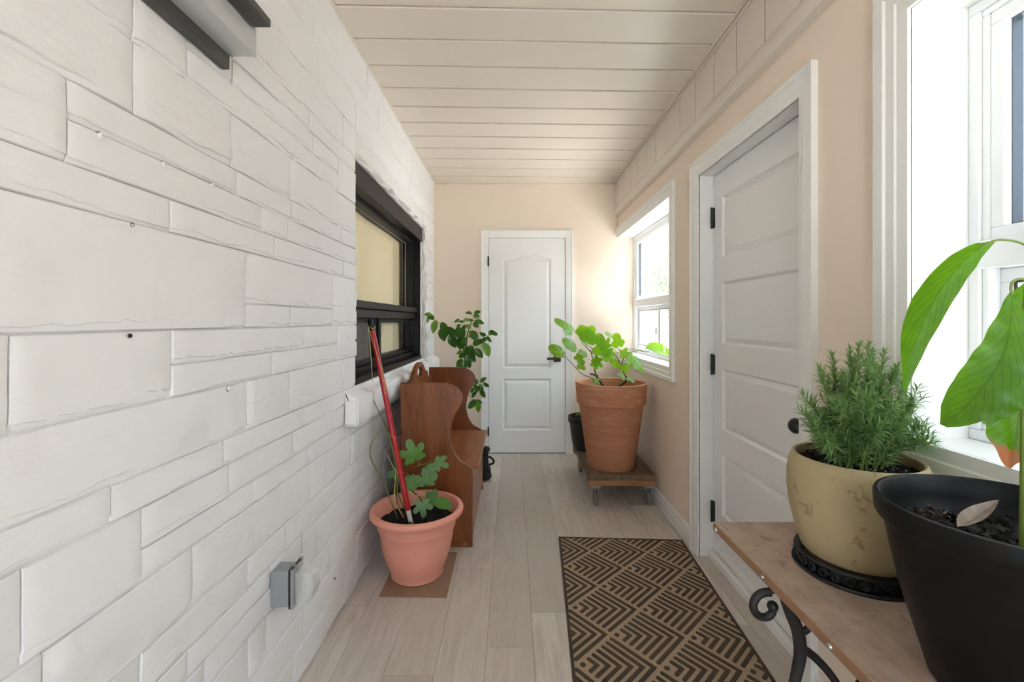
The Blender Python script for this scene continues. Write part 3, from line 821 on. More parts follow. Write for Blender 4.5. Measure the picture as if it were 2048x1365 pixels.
for (px0, px1, py0, py1, rise) in ((1006, 1102, 737, 518, 0.045), (1006, 1102, 861, 758, 0.0)):
    lp.append((bx(px0), bx(px1), bz(py0), bz(py1), rise))
# leaf face as a frame: stiles, rails and the arched rail
x0, x1 = lp[0][0], lp[0][1]
leafm.box(DX0, x0, YD, YD + 0.035, 0.012, DZ).box(x1, DX1, YD, YD + 0.035, 0.012, DZ)
leafm.box(x0, x1, YD, YD + 0.035, 0.012, lp[1][2]).box(x0, x1, YD, YD + 0.035, lp[1][3], lp[0][2])
arch = rect_arch(x0, x1, lp[0][2], lp[0][3], lp[0][4])[2:]
leafm.prism([(x0, DZ)] + [(p[0], p[1]) for p in reversed(arch)] + [(x1, DZ)], 'Y', YD, YD + 0.035)
leaf = leafm.build('leaf', M['door_white'], d1)
for (a, b, c, d, rise) in lp:
    lv = []
    for ins, dep in ((0, 0.0), (0.008, 0.011), (0.016, 0.012), (0.042, 0.002)):
        lv.append((rect_arch(a + ins, b - ins, c + ins, d - ins, rise), YD + dep))
    n = len(lv[0][0]); vs = [(p[0], yy, p[1]) for (ps, yy) in lv for p in ps]
    fs = [(l * n + k_, l * n + (k_ + 1) % n, (l + 1) * n + (k_ + 1) % n, (l + 1) * n + k_) for l in range(len(lv) - 1) for k_ in range(n)]
    fs.append(tuple((len(lv) - 1) * n + k_ for k_ in range(n)))
    m = MB(); m._add(vs, fs); m.build('panel', M['door_white'], leaf)
for py in (523, 863):
    MB().box(DX0 - 0.012, DX0 + 0.002, YB - 0.018, YB - 0.002, bz(py) - 0.045, bz(py) + 0.045).build('hinge', M['black'], d1, bevel=0.003)
hd = MB().box(bx(1107), bx(1121.5), YD - 0.010, YD, bz(724), bz(709)).build('handle_plate', M['black'], d1, bevel=0.003)
MB().tube([(bx(1114), YD, bz(717)), (bx(1114), YD - 0.05, bz(717))], 0.010, 12).build('handle_neck', M['black'], hd, smooth=True)
MB().box(bx(1093), bx(1117), YD - 0.062, YD - 0.044, bz(719.5), bz(714.5)).build('lever', M['black'], hd, bevel=0.003)
MB().box(DX1 + 0.002, DX1 + 0.006, YB - 0.003, YB + 0.01, bz(727), bz(708)).build('strike_plate', M['black'], d1)

# baseboards
def baseboard(name, pr, axis, a, b, label):
    struct(MB().prism(pr, axis, a, b).build(name, M['white']), label, 'baseboard')
prR = [(XR + 0.001, 0.0), (XR - 0.016, 0.0), (XR - 0.016, 0.062), (XR - 0.012, 0.072), (XR - 0.012, 0.092), (XR - 0.004, 0.1), (XR + 0.001, 0.1)]
baseboard('baseboard_right_far', prR, 'Y', DR[1] + 0.092, YB - 0.001, 'white baseboard on the right wall behind the dolly')
baseboard('baseboard_right_near', prR, 'Y', YF, DR[0] - 0.08, 'white baseboard on the right wall under the table')
prB = [(YB + 0.001, 0.0), (YB - 0.016, 0.0), (YB - 0.016, 0.062), (YB - 0.012, 0.072), (YB - 0.012, 0.092), (YB - 0.004, 0.1), (YB + 0.001, 0.1)]
baseboard('baseboard_back_right', prB, 'X', DX1 + 0.074, XR - 0.016, 'white baseboard on the end wall right of the door')
baseboard('baseboard_back_left', prB, 'X', XL + 0.012, DX0 - 0.074, 'white baseboard on the end wall left of the door')

# ------------------------------------------------------------------ wall lamp
YE = 1.153
la = empty('wall_lamp', (XL, 0.85, 1.89), 'dark bronze linear wall lamp with white diffuser high on the stone wall', 'lamp')
MB().box(XL + 0.004, XL + 0.024, 0.55, YE, 1.896, 2.03).build('back_plate', M['bronze'], la, bevel=0.002)
MB().box(XL + 0.024, XL + 0.128, 0.55, YE, 2.003, 2.023).build('top_plate', M['bronze'], la, bevel=0.002)
MB().box(XL + 0.026, XL + 0.078, 0.58, YE - 0.03, 1.940, 2.001).build('diffuser', M['frost'], la, bevel=0.003)
MB().box(XL + 0.078, XL + 0.09, 0.57, YE - 0.004, 1.99, 2.003).build('bracket', M['steel'], la)
MB().box(XL + 0.024, XL + 0.034, YE - 0.012, YE - 0.001, 1.93, 1.944).build('bracket', M['steel'], la)
m = MB()
m.box(XL + 0.026, XL + 0.0905, 0.56, YE + 0.0005, 1.930, 1.933).box(XL + 0.0875, XL + 0.0905, 0.56, YE + 0.0005, 1.933, 1.99).box(XL + 0.026, XL + 0.0905, YE - 0.002, YE + 0.0005, 1.933, 2.0)
m.build('clear_cover', M['acrylic'], la)

# ------------------------------------------------------------------ outdoor outlet box
ob = empty('outlet_box', (XL, 1.425, 0.38), 'grey weatherproof outlet box with clear bubble cover low on the stone wall', 'outlet')
MB().box(XL - 0.004, XL + 0.054, 1.393, 1.457, 0.38, 0.49).build('box_body', M['greybox'], ob, bevel=0.005, seg=3)
MB().box(XL + 0.054, XL + 0.061, 1.391, 1.459, 0.376, 0.496).build('gasket', M['black'], ob, bevel=0.002)
MB().box(XL + 0.061, XL + 0.069, 1.389, 1.461, 0.374, 0.498).build('cover_frame', M['acrylic'], ob, bevel=0.002)
m = MB()
pr = [(XL + 0.069, 0.382), (XL + 0.104, 0.386), (XL + 0.122, 0.405), (XL + 0.128, 0.44), (XL + 0.122, 0.478), (XL + 0.069, 0.486)]
m.prism(pr, 'Y', 1.397, 1.453)
cv = m.build('bubble_cover', M['acrylic'], ob, bevel=0.008, seg=3)
MB().box(XL + 0.062, XL + 0.075, 1.41, 1.44, 0.40, 0.475).build('receptacle', M['greybox'], ob, bevel=0.004)
for yy in (1.40, 1.445):
    MB().tube([(XL + 0.064, yy, 0.500), (XL + 0.064, yy + 0.014, 0.500)], 0.006, 8).build('hinge', M['steel'], ob, smooth=True)
MB().tube([(XL + 0.064, 1.395, 0.500), (XL + 0.064, 1.46, 0.500)], 0.0025, 8).build('hinge_pin', M['black'], ob, smooth=True)

# ------------------------------------------------------------------ mat
MAT_L, MAT_W = 1.25, 0.70
mt = empty('door_mat', (0.6185, 2.62, 0), 'dark brown and beige chevron-diamond patterned mat before the right door', 'mat')
rz = math.radians(-3.1)
ux = Vector((math.cos(rz), math.sin(rz), 0)); uy = Vector((-math.sin(rz), math.cos(rz), 0))
def mp(a, b, z): return Vector((0.6185, 2.62, 0)) + ux * (a - MAT_W / 2) - uy * b + Vector((0, 0, z))
m = MB()
c = [(0, 0), (MAT_W, 0), (MAT_W, MAT_L), (0, MAT_L)]
m._add([mp(a, b, 0.0005) for a, b in c] + [mp(a, b, 0.005) for a, b in c], [(3, 2, 1, 0), (4, 5, 6, 7)] + [(i, (i + 1) % 4, (i + 1) % 4 + 4, i + 4) for i in range(4)])
m.build('weave', M['mat_light'], mt)
bw = 0.010; m = MB()
for (a0, a1, b0, b1) in ((-0.002, bw, -0.002, MAT_L + 0.002), (MAT_W - bw, MAT_W + 0.002, -0.002, MAT_L + 0.002), (bw, MAT_W - bw, -0.002, bw), (bw, MAT_W - bw, MAT_L - bw, MAT_L + 0.002)):
    q = [(a0, b0), (a1, b0), (a1, b1), (a0, b1)]
    m._add([mp(a, b, 0.0004) for a, b in q] + [mp(a, b, 0.0068) for a, b in q], [(3, 2, 1, 0), (4, 5, 6, 7)] + [(i, (i + 1) % 4, (i + 1) % 4 + 4, i + 4) for i in range(4)])
m.build('binding', M['mat_dark'], mt)
def clip(poly, lo_a, hi_a, lo_b, hi_b):
    for ax, val, sgn in ((0, lo_a, 1), (0, hi_a, -1), (1, lo_b, 1), (1, hi_b, -1)):
        out = []
        for i in range(len(poly)):
            p, q = poly[i - 1], poly[i]
            dp, dq = (p[ax] - val) * sgn, (q[ax] - val) * sgn
            if (dp >= 0) != (dq >= 0):
                t = dp / (dp - dq); out.append((p[0] + (q[0] - p[0]) * t, p[1] + (q[1] - p[1]) * t))
            if dq >= 0: out.append(q)
        poly = out
        if len(poly) < 3: return []
    return poly
m = MB()
DW, DL = 0.302, 0.332
def emit(poly):
    poly = clip(poly, bw, MAT_W - bw, bw, MAT_L - bw)
    if len(poly) < 3: return
    n = len(poly)
    m._add([mp(a, b, 0.0045) for a, b in poly] + [mp(a, b, 0.0062) for a, b in poly], [tuple(range(n, 2 * n))] + [(i, (i + 1) % n, (i + 1) % n + n, i + n) for i in range(n)])
a_off, b_off = 0.166, 0.150        # one right-hand apex (mat coordinates)
for i in range(-2, 12):
    for j in range(-2, 4):
        ra = a_off + (j + (i % 2) * 0.5) * DW; rb = b_off + i * DL / 2
        La, Lb = ra - DW, rb                       # left vertex
        e1 = (DW / 2, -DL / 2); e2 = (DW / 2, DL / 2)
        pt = lambda p, q: (La + e1[0] * p + e2[0] * q, Lb + e1[1] * p + e2[1] * q)
        hw = 0.036
        for cc in (0.93, 0.795, 0.66, 0.525, 0.39, 0.255):
            s = 0.06
            emit([pt(s, cc - hw), pt(cc + hw, cc - hw), pt(cc + hw, cc + hw), pt(s, cc + hw), pt(s - 0.02, cc)])
            emit([pt(cc - hw, s), pt(cc, s - 0.02), pt(cc + hw, s), pt(cc + hw, cc - hw), pt(cc - hw, cc - hw)])
        emit([pt(0.085 + 0.05 * math.cos(t * PI / 4), 0.085 + 0.05 * math.sin(t * PI / 4)) for t in range(8)])
m.build('woven_pattern', M['mat_dark'], mt)['kind'] = 'stuff'

# ------------------------------------------------------------------ bench
BX0, BX1, BY0, BY1 = -0.625, -0.2225, 2.531, 3.42
be = empty('wooden_bench', ((BX0 + BX1) / 2, (BY0 + BY1) / 2, 0), 'varnished pine settle bench with scrolled ends against the stone wall', 'bench')
side = [(BX0, 0.0), (BX1, 0.0), (BX1, 0.42)] + bez2([(BX1, 0.42), (-0.228, 0.44), (-0.255, 0.458), (-0.295, 0.485), (-0.328, 0.535), (-0.345, 0.60), (-0.342, 0.66), (-0.325, 0.725), (-0.295, 0.775), (-0.278, 0.818), (-0.284, 0.855), (-0.312, 0.888), (-0.355, 0.907), (-0.41, 0.913)], 5)[1:] + [(BX0, 0.913)]
for yy in (BY0, BY1 - 0.022):
    MB().prism(side, 'Y', yy, yy + 0.022).build('end_panel', M['bench'], be, smooth=True, bevel=0.004)
MB().box(BX0 + 0.01, -0.188, BY0 + 0.024, BY1 - 0.018, 0.425, 0.445).build('seat', M['bench_y'], be, bevel=0.004)
MB().box(BX1 - 0.02, BX1 - 0.002, BY0 + 0.022, BY1 - 0.022, 0.05, 0.425).build('front_board', M['bench_y'], be)
MB().box(BX0 + 0.02, BX1 - 0.02, BY0 + 0.022, BY1 - 0.022, 0.05, 0.065).build('bottom_board', M['bench_y'], be)
# back board with a raised crest and a keyhole grip
yc = (BY0 + BY1) / 2
top = [(BY0 + 0.022, 0.85), (2.66, 0.855), (2.69, 0.875), (2.705, 0.905), (2.735, 0.898), (2.78, 0.915), (2.84, 0.955), (2.90, 0.98), (yc, 0.988)]
top = top + [(2 * yc - a, b) for a, b in reversed(top[:-1])]
tp = bez2(top, 4)
hole_n = len(tp)
m = MB()
hole = [(yc + 0.075 * math.cos(PI - 2 * PI * i / 24), 0.925 + 0.033 * math.sin(2 * PI * i / 24) * 1.0) for i in range(24)]
lowz = 0.445
# build the board as strips left / right / below / above the grip hole
xa, xb_ = BX0, BX0 + 0.02
def topz(y):
    for (a, b), (c, d) in zip(tp, tp[1:]):
        if a <= y <= c: return b + (d - b) * (y - a) / max(1e-9, c - a)
    return 0.85
hy0, hy1 = yc - 0.075, yc + 0.075
ys = sorted(set([p[0] for p in tp] + [h[0] for h in hole]))
vs = []
for y_ in ys:
    if hy0 + 1e-6 < y_ < hy1 - 1e-6:
        hh = 0.034 * math.sqrt(max(0, 1 - ((y_ - yc) / 0.075) ** 2))
        segs = [(lowz, 0.925 - hh), (0.925 + hh, topz(y_))]
    else: segs = [(lowz, 0.925 if hy0 - 1e-4 <= y_ <= hy1 + 1e-4 else None), (0.925 if hy0 - 1e-4 <= y_ <= hy1 + 1e-4 else None, topz(y_))]
    vs.append((y_, segs))
for (ya, sa), (yb2, sb) in zip(vs, vs[1:]):
    if yb2 - ya < 1e-5: continue
    inside = hy0 - 1e-4 <= ya and yb2 <= hy1 + 1e-4
    parts = [0, 1] if inside else [2]
    for p_ in parts:
        if p_ == 2: A, B = (lowz, topz(ya)), (lowz, topz(yb2))
        else: A, B = sa[p_], sb[p_]
        m.prism([(ya, A[0]), (yb2, B[0]), (yb2, B[1]), (ya, A[1])], 'X', xa, xb_)
m.build('backrest', M['bench'], be, smooth=True)
MB().lathe([(0, 0), (0.007, 0), (0.009, -0.006), (0.005, -0.012), (0, -0.013)], (BX1 - 0.02, BY1 - 0.03, 0.452), 12).build('hinge_bolt', M['black'], be)
MB().box(BX1 - 0.05, BX1 - 0.028, BY0 - 0.0015, BY0 + 0.001, 0.008, 0.026).build('wood_plug', M['dolly_x'], be)

# ------------------------------------------------------------------ leaves
def leaf_mesh(outline_fn, base, tip_dir, normal, length, width, curl=0.25, fold=0.12, n=8, cross=4):
    """leaf from width profile: rows along the midrib, bends down (curl) and folds along the midrib"""
    d = Vector(tip_dir).normalized(); nn = Vector(normal); nn = (nn - d * nn.dot(d)).normalized(); s = d.cross(nn)
    m_ = MB(); vs = []; uv = []
    for i in range(n + 1):
        t = i / n
        a = curl * t
        p = Vector(base) + d * (length * (math.sin(a) / curl if abs(curl) > 1e-3 else t)) - nn * (length * ((1 - math.cos(a)) / curl if abs(curl) > 1e-3 else 0))
        nl = nn * math.cos(a) + d * math.sin(a)
        w = outline_fn(t) * width * 0.5
        for k_ in range(-cross, cross + 1):
            f = k_ / cross
            vs.append(p + s * (w * f) + nl * (abs(f) * w * fold * 2 + 0.02 * width * math.sin(t * 19 + k_)))
            uv.append((t, 0.5 + f * 0.5))
    W = 2 * cross + 1
    fs = [(i * W + k_, i * W + k_ + 1, (i + 1) * W + k_ + 1, (i + 1) * W + k_) for i in range(n) for k_ in range(W - 1)]
    m_._add(vs, fs); m_.uv = uv
    return m_
def build_leaf(m_, name, mat, parent, dry=None):
    off = world_loc(parent)
    me = bpy.data.meshes.new(name)
    me.from_pydata([tuple(p - off) for p in m_.v], [], m_.f)
    me.materials.append(mat)
    if m_.uv:
        ul = me.uv_layers.new(name='UVMap')
        for l in me.loops: ul.data[l.index].uv = m_.uv[l.vertex_index]
    if dry is not None:
        at = me.attributes.new('dry', 'FLOAT', 'POINT')
        for i, u in enumerate(m_.uv):
            at.data[i].value = max(0.0, min(1.0, (u[0] - dry + 0.02 * math.sin(u[1] * 25)) * 40))
    me.polygons.foreach_set('use_smooth', [True] * len(me.polygons))
    o = bpy.data.objects.new(name, me); COL.objects.link(o); o.parent = parent
    return o
oval = lambda t: max(0.02, math.sin(PI * min(1, t) ** 0.85)) ** 0.8
lance = lambda t: max(0.015, math.sin(PI * t ** 0.72) ** 0.75)
def fig_leaf(base, tip_dir, normal, length, seed=0, lobes=5, curl=0.35):
    """lobed fig leaf: fan mesh from the petiole joint with rounded finger lobes"""
    rr = random.Random(seed)
    d = Vector(tip_dir).normalized(); nn = Vector(normal); nn = (nn - d * nn.dot(d)).normalized(); s = d.cross(nn)
    angs = {5: [-104, -52, 0, 52, 104], 3: [-72, 0, 72], 1: [0]}[lobes]
    lens = {5: [0.60, 0.86, 1.0, 0.86, 0.60], 3: [0.72, 1.0, 0.72], 1: [1.0]}[lobes]
    lens = [l * rr.uniform(0.9, 1.08) for l in lens]
    wl_ = {5: 23, 3: 40, 1: 70}[lobes]
    N = 56; vs = [Vector(base)]; fs = []
    rings = 4
    cen = 0.30
    for i in range(N):
        th = -178 + 356 * i / (N - 1)
        r = 0.0
        for a, l in zip(angs, lens):
            x = abs(th - a) / wl_
            r = max(r, l * math.exp(-(x ** 2.6) * 0.55)) if lobes > 1 else max(r, l * (0.55 + 0.45 * math.cos(math.radians(th))) + 0.06)
        r = max(r, (0.46 if lobes == 3 else 0.40) * (1 - (abs(th) / 178) ** 6) + 0.03)
        r *= length * 0.74
        for q in range(1, rings + 1):
            f = q / rings
            u = cen * length * 0.0 + math.cos(math.radians(th)) * r * f + 0.26 * length * f * (1 if True else 0) * 0
            v = math.sin(math.radians(th)) * r * f
            uu = u + 0.24 * length * (1 - 0.0)
            cur = curl * (uu / length)
            z = -length * 0.5 * curl * (uu / length) ** 2 - 0.25 * curl * v * v / length + 0.012 * length * math.sin(th * 0.11 + seed) * f
            vs.append(Vector(base) + d * uu + s * v + nn * z)
    vs[0] = Vector(base) + d * (0.24 * length)
    for i in range(N - 1):
        fs.append((0, 1 + i * rings, 1 + (i + 1) * rings))
        for q in range(rings - 1):
            a = 1 + i * rings + q; b = 1 + (i + 1) * rings + q
            fs.append((a, a + 1, b + 1, b))
    # petiole end: small triangle back to the base
    vs.append(Vector(base)); fs.append((0, 1, len(vs) - 1))
    m_ = MB(); m_._add(vs, fs); return m_

def soil_disc(c, r, seed, amp=0.006, n=26):
    m_ = MB(); rings = 10; vs = [(c[0], c[1], c[2] + amp)]; fs = []
    for i in range(1, rings + 1):
        for k_ in range(n * 2):
            an = PI * k_ / n; q = r * i / rings
            p = (c[0] + q * math.cos(an), c[1] + q * math.sin(an))
            vs.append((p[0], p[1], c[2] + amp * 1.6 * noise.noise(Vector((p[0] * 60, p[1] * 60, seed))) + amp * noise.noise(Vector((p[0] * 140, p[1] * 140, seed + 3)))))
    N = n * 2
    for k_ in range(N): fs.append((0, 1 + k_, 1 + (k_ + 1) % N))
    for i in range(rings - 1):
        for k_ in range(N):
            a = 1 + i * N + k_; b = 1 + i * N + (k_ + 1) % N; fs.append((a, a + N, b + N, b))
    m_._add(vs, fs); return m_

# ------------------------------------------------------------------ cardboard + pink pot with young fig
cb = MB(); cq = [(-0.608, 2.073), (-0.300, 2.068), (-0.300, 2.47), (-0.612, 2.47)]
cb.prism(cq, 'Z', 0.0, 0.004)
tag(cb.build('cardboard_sheet', M['cardboard']), 'flat brown cardboard sheet lying under the salmon pink pot', 'cardboard')
PC = Vector((-0.475, 2.268, 0.004))
pk = empty('potted_fig', PC, 'young fig plant in a salmon pink plastic pot on cardboard', 'potted plant')
prof = [(0, 0.0), (0.120, 0.0), (0.127, 0.006), (0.126, 0.014), (0.130, 0.03), (0.148, 0.075), (0.166, 0.13), (0.177, 0.19), (0.181, 0.228), (0.187, 0.236), (0.190, 0.245), (0.193, 0.285), (0.197, 0.293), (0.214, 0.297), (0.226, 0.305), (0.230, 0.317), (0.226, 0.329), (0.215, 0.334), (0.203, 0.331), (0.198, 0.322), (0.192, 0.28), (0.180, 0.22), (0.17, 0.2), (0, 0.2)]
MB().lathe(prof, PC, 72).build('pot', M['pink'], pk, smooth=True)
soil_disc(PC + Vector((0, 0, 0.262)), 0.187, 3, 0.009).build('soil', M['soil'], pk, smooth=True)
def chunks(c, r, n, seed, parent, mat, size=0.006, name='soil_crumbs'):
    rr = random.Random(seed); m_ = MB()
    for _ in range(n):
        q = r * math.sqrt(rr.random()); an = rr.uniform(0, 2 * PI); s_ = size * rr.uniform(0.4, 1.3)
        p = Vector((c[0] + q * math.cos(an), c[1] + q * math.sin(an), c[2] + rr.uniform(0, 0.006)))
        pts = [p + Vector((rr.uniform(-1, 1), rr.uniform(-1, 1), rr.uniform(-0.6, 1))) * s_ for _ in range(4)]
        m_._add(pts, [(0, 1, 2), (0, 2, 3), (0, 3, 1), (1, 3, 2)])
    o = m_.build(name, mat, parent); o['kind'] = 'stuff'; return o
chunks(PC + Vector((0, 0, 0.262)), 0.18, 700, 1, pk, M['soil'], 0.009)
MB().tube(bez([PC + Vector((0.03, -0.01, 0.25)), P(842, 1000, 2.30), P(826, 985, 2.32), P(818, 970, 2.33), P(835, 942, 2.33), P(838, 924, 2.33)], 6), 0.0035, 6).build('stem', M['bark'], pk, smooth=True)
st = [([(836, 924), (828, 908), (823, 898)], 2.30), ([(834, 932), (850, 928), (866, 922)], 2.32), ([(838, 928), (848, 931), (853, 934)], 2.31), ([(852, 995), (852, 985), (853, 974)], 2.24), ([(852, 994), (845, 998), (840, 1004)], 2.22), ([(820, 950), (812, 948), (806, 944)], 2.30), ([(853, 1010), (862, 1003), (872, 1001)], 2.25), ([(853, 993), (830, 991), (815, 980), (800, 955), (785, 932), (772, 905)], 2.25), ([(853, 1015), (848, 1005), (843, 1000)], 2.24)]
for pts, yy in st:
    MB().tube(bez([P(a, b, yy) for a, b in pts], 5), 0.0016, 5).build('stem', M['twine'] if len(pts) > 4 else M['stem_green'], pk, smooth=True)
FL = [((834, 926), (818, 884), 2.30, (0.2, -0.9, 0.35), 5), ((866, 922), (893, 930), 2.32, (0, -0.8, 0.6), 5), ((850, 932), (866, 955), 2.30, (0.1, -0.9, 0.4), 3), ((853, 976), (850, 944), 2.24, (0.1, -1, 0.2), 5), ((820, 948), (822, 977), 2.29, (0.2, -1, 0.2), 1), ((843, 998), (848, 1034), 2.20, (0.1, -0.7, 0.7), 5), ((853, 1010), (866, 985), 2.27, (0.0, -0.6, 0.8), 3), ((806, 946), (776, 948), 2.36, (0, -0.7, 0.7), 3)]
for q, (b, t, yy, nn, lb) in enumerate(FL):
    B, T_ = P(b[0], b[1], yy), P(t[0], t[1], yy - 0.03)
    d = T_ - B
    build_leaf(fig_leaf(B, d, nn, max(0.085, d.length * 1.05), q, lb, 0.5), 'leaf', M['fig_dull'] if q not in (0, 4) else M['fig_mid'], pk)
MB().tube(bez([PC + Vector((-0.05, 0.03, 0.25)), P(795, 1010, 2.30), P(793, 960, 2.31), P(790, 935, 2.31)], 5), 0.003, 6).build('twig', M['bark'], pk, smooth=True)
build_leaf(leaf_mesh(oval, P(868, 1003, 2.22), P(904, 1012, 2.18) - P(868, 1003, 2.22), (0.1, -0.7, 0.8), 0.10, 0.062, 0.5, 0.12, 8, 3), 'leaf', M['fig_mid'], pk)
# grass blades growing in the same pot
def blade(pts, w, parent, name='grass_blade', mat=None):
    c = bez(pts, 8); m_ = MB(); vs = []; fs = []
    n = len(c)
    for i, p in enumerate(c):
        t = (c[min(i + 1, n - 1)] - c[max(0, i - 1)]).normalized(); s = t.cross(Vector((0.3, 1, 0.1))).normalized()
        ww = w * (1 - (i / (n - 1)) ** 2.5) + 0.0004
        vs += [p - s * ww, p + Vector((0, -0.0012, 0)), p + s * ww]
    for i in range(n - 1): fs += [(i * 3, i * 3 + 1, i * 3 + 4, i * 3 + 3), (i * 3 + 1, i * 3 + 2, i * 3 + 5, i * 3 + 4)]
    m_._add(vs, fs); return m_.build(name, mat or M['grassblade'], parent, smooth=True)
GB = PC + Vector((-0.06, 0.0, 0.25))
blade([GB + Vector((0.02, 0, 0)), P(792, 930, 2.26), P(783, 890, 2.26), P(770, 850, 2.25), P(752, 812, 2.24), P(741, 787, 2.24)], 0.005, pk)
blade([GB + Vector((-0.03, 0, 0)), P(775, 985, 2.24), P(768, 960, 2.23), P(750, 935, 2.22), P(740, 910, 2.20), P(744, 885, 2.20), P(758, 866, 2.20), P(768, 858, 2.20)], 0.0036, pk)
blade([GB + Vector((0.0, 0.01, 0)), P(790, 1000, 2.28), P(791, 960, 2.28), P(792, 935, 2.28)], 0.003, pk, mat=M['twine'])
blade([GB + Vector((0.03, 0.02, 0)), P(796, 990, 2.3), P(797, 955, 2.3), P(795, 940, 2.3)], 0.004, pk)

# red pole leaning on the window frame
pb, pt_ = P(822, 1048, 2.235), P(740, 638, 2.30)
rp = empty('red_pole', pb, 'red pole with black grip standing in the pink pot and leaning to the wall', 'pole')
dv = pt_ - pb
MB().tube([pb + dv * 0.065, pb + dv * 0.955], 0.0135, 16).build('shaft', M['red'], rp, smooth=True)
MB().tube([pb + dv * 0.94, pb + dv * 0.985, pb + dv * 0.997, pb + dv * 1.0], [0.0142, 0.0138, 0.010, 0.004], 16).build('grip', M['black'], rp, smooth=True)
MB().tube([pb, pb + dv * 0.072], [0.010, 0.0132], 12).build('label_wrap', M['white'], rp, smooth=True)
ts = [P(742, 652, 2.285), P(748, 700, 2.262), P(755, 745, 2.25), P(765, 800, 2.235)]
MB().tube(bez([P(737, 655, 2.28), P(741, 700, 2.27), P(744, 745, 2.26), P(746, 765, 2.255)], 6), 0.0016, 5).build('twine', M['twine'], rp, smooth=True)
MB().tube(bez([P(737, 655, 2.275), P(748, 690, 2.255), P(763, 740, 2.24), P(772, 790, 2.235)], 6), 0.0013, 5).build('twine', M['twine'], rp, smooth=True)
lp_ = pb + dv * 0.955
MB().tube([lp_ + Vector((0.0155 * math.cos(a), 0.0155 * math.sin(a), 0.006 * math.sin(a * 2))) for a in [2 * PI * i / 16 for i in range(16)]], 0.0014, 5, closed=True).build('twine', M['twine'], rp, smooth=True)
lp_ = pb + dv * 0.42
MB().tube([lp_ + Vector((0.0148 * math.cos(a), 0.0148 * math.sin(a), -0.008 * math.cos(a))) for a in [2 * PI * i / 16 for i in range(16)]], 0.0013, 5, closed=True).build('twine', M['twine'], rp, smooth=True)

# ------------------------------------------------------------------ citrus plant behind the bench
CP = Vector((-0.48, 3.86, 0))
ct = empty('potted_citrus', CP, 'dark green leafy citrus plant rising behind the wooden bench', 'potted plant')
MB().lathe([(0, 0), (0.10, 0), (0.105, 0.01), (0.13, 0.26), (0.14, 0.265), (0.14, 0.30), (0.13, 0.30), (0.12, 0.25), (0, 0.25)], CP, 40).build('pot', M['nursery'], ct, smooth=True)
soil_disc(CP + Vector((0, 0, 0.262)), 0.118, 8).build('soil', M['soil'], ct, smooth=True)
trunk = bez([CP + Vector((0, 0, 0.25)), Vector((-0.46, 3.86, 0.55)), P(927, 735, 3.86), P(932, 700, 3.86), P(935, 668, 3.84), P(945, 640, 3.82)], 6)
MB().tube(trunk, [0.011 - 0.007 * i / (len(trunk) - 1) for i in range(len(trunk))], 8).build('trunk', M['bark'], ct, smooth=True)
tw = [[(930, 690), (915, 672), (895, 660), (878, 646), (866, 642)], [(936, 668), (945, 640), (948, 628)], [(930, 705), (950, 690), (968, 678), (978, 669)], [(928, 720), (945, 705), (958, 700)], [(932, 690), (925, 660), (925, 645)], [(918, 745), (938, 790), (955, 785), (966, 768)], [(938, 790), (945, 800), (950, 806)]]
for pts in tw:
    c = bez([P(a, b, 3.80) for a, b in pts], 5)
    MB().tube(c, [0.0035 - 0.002 * i / (len(c) - 1) for i in range(len(c))], 6).build('twig', M['stem_green'], ct, smooth=True)
# (base px, tip px, normal tilt) traced leaf by leaf
CL = [((858, 634), (851, 645)), ((864, 630), (852, 629)), ((872, 640), (866, 662)), ((868, 640), (857, 630)), ((882, 645), (893, 664)), ((884, 655), (884, 682)), ((888, 658), (890, 678)), ((893, 655), (910, 672)), ((900, 668), (908, 693)), ((908, 665), (925, 660)), ((920, 640), (908, 643)), ((926, 641), (934, 638)), ((922, 650), (911, 655)), ((930, 645), (920, 642)), ((945, 628), (935, 624)), ((948, 626), (958, 624)), ((946, 631), (959, 635)), ((948, 643), (964, 644)), ((945, 647), (955, 653)), ((935, 642), (945, 640)), ((930, 652), (942, 656)), ((925, 655), (918, 672)), ((940, 662), (953, 677)), ((930, 660), (922, 675)), ((928, 672), (915, 690)), ((920, 675), (917, 698)), ((926, 680), (926, 698)), ((932, 690), (933, 710)), ((940, 690), (945, 712)), ((926, 702), (918, 705)), ((928, 705), (920, 718)), ((945, 690), (960, 682)), ((950, 688), (969, 680)), ((962, 682), (974, 676)), ((972, 672), (962, 668)), ((976, 668), (985, 664)), ((975, 672), (980, 685)), ((982, 664), (990, 668)), ((966, 686), (978, 708)), ((950, 697), (963, 714)), ((938, 700), (946, 722)), ((930, 715), (940, 734)), ((925, 718), (914, 733)), ((935, 712), (951, 722)), ((928, 725), (930, 738)), ((945, 705), (955, 706)), ((922, 690), (930, 676)), ((938, 675), (946, 668)), ((955, 770), (952, 764)), ((960, 765), (969, 757)), ((966, 766), (975, 773)), ((962, 778), (967, 795)), ((960, 768), (963, 785)), ((950, 775), (942, 782)), ((952, 783), (946, 792)), ((955, 800), (937, 815)), ((958, 806), (955, 820)), ((950, 802), (962, 805)), ((955, 785), (950, 772)), ((930, 740), (922, 730)), ((922, 665), (930, 652)), ((912, 680), (905, 668))]
rr = random.Random(5)
for q, (b, t) in enumerate(CL):
    yy = 3.80 + rr.uniform(-0.07, 0.06)
    B = P(b[0], b[1], yy); T_ = P(t[0], t[1], yy + rr.uniform(-0.06, 0.02)); d = T_ - B
    L = max(0.066, d.length * 1.2)
    nn = Vector((rr.uniform(-0.7, 0.7), -1.0, rr.uniform(0.1, 0.9)))
    build_leaf(leaf_mesh(oval, B, d, nn, L, L * rr.uniform(0.48, 0.62), rr.uniform(0.3, 0.9), 0.10, 7, 2), 'leaf', M['citrus_pale'] if q % 9 == 2 or q < 2 else M['citrus'], ct)

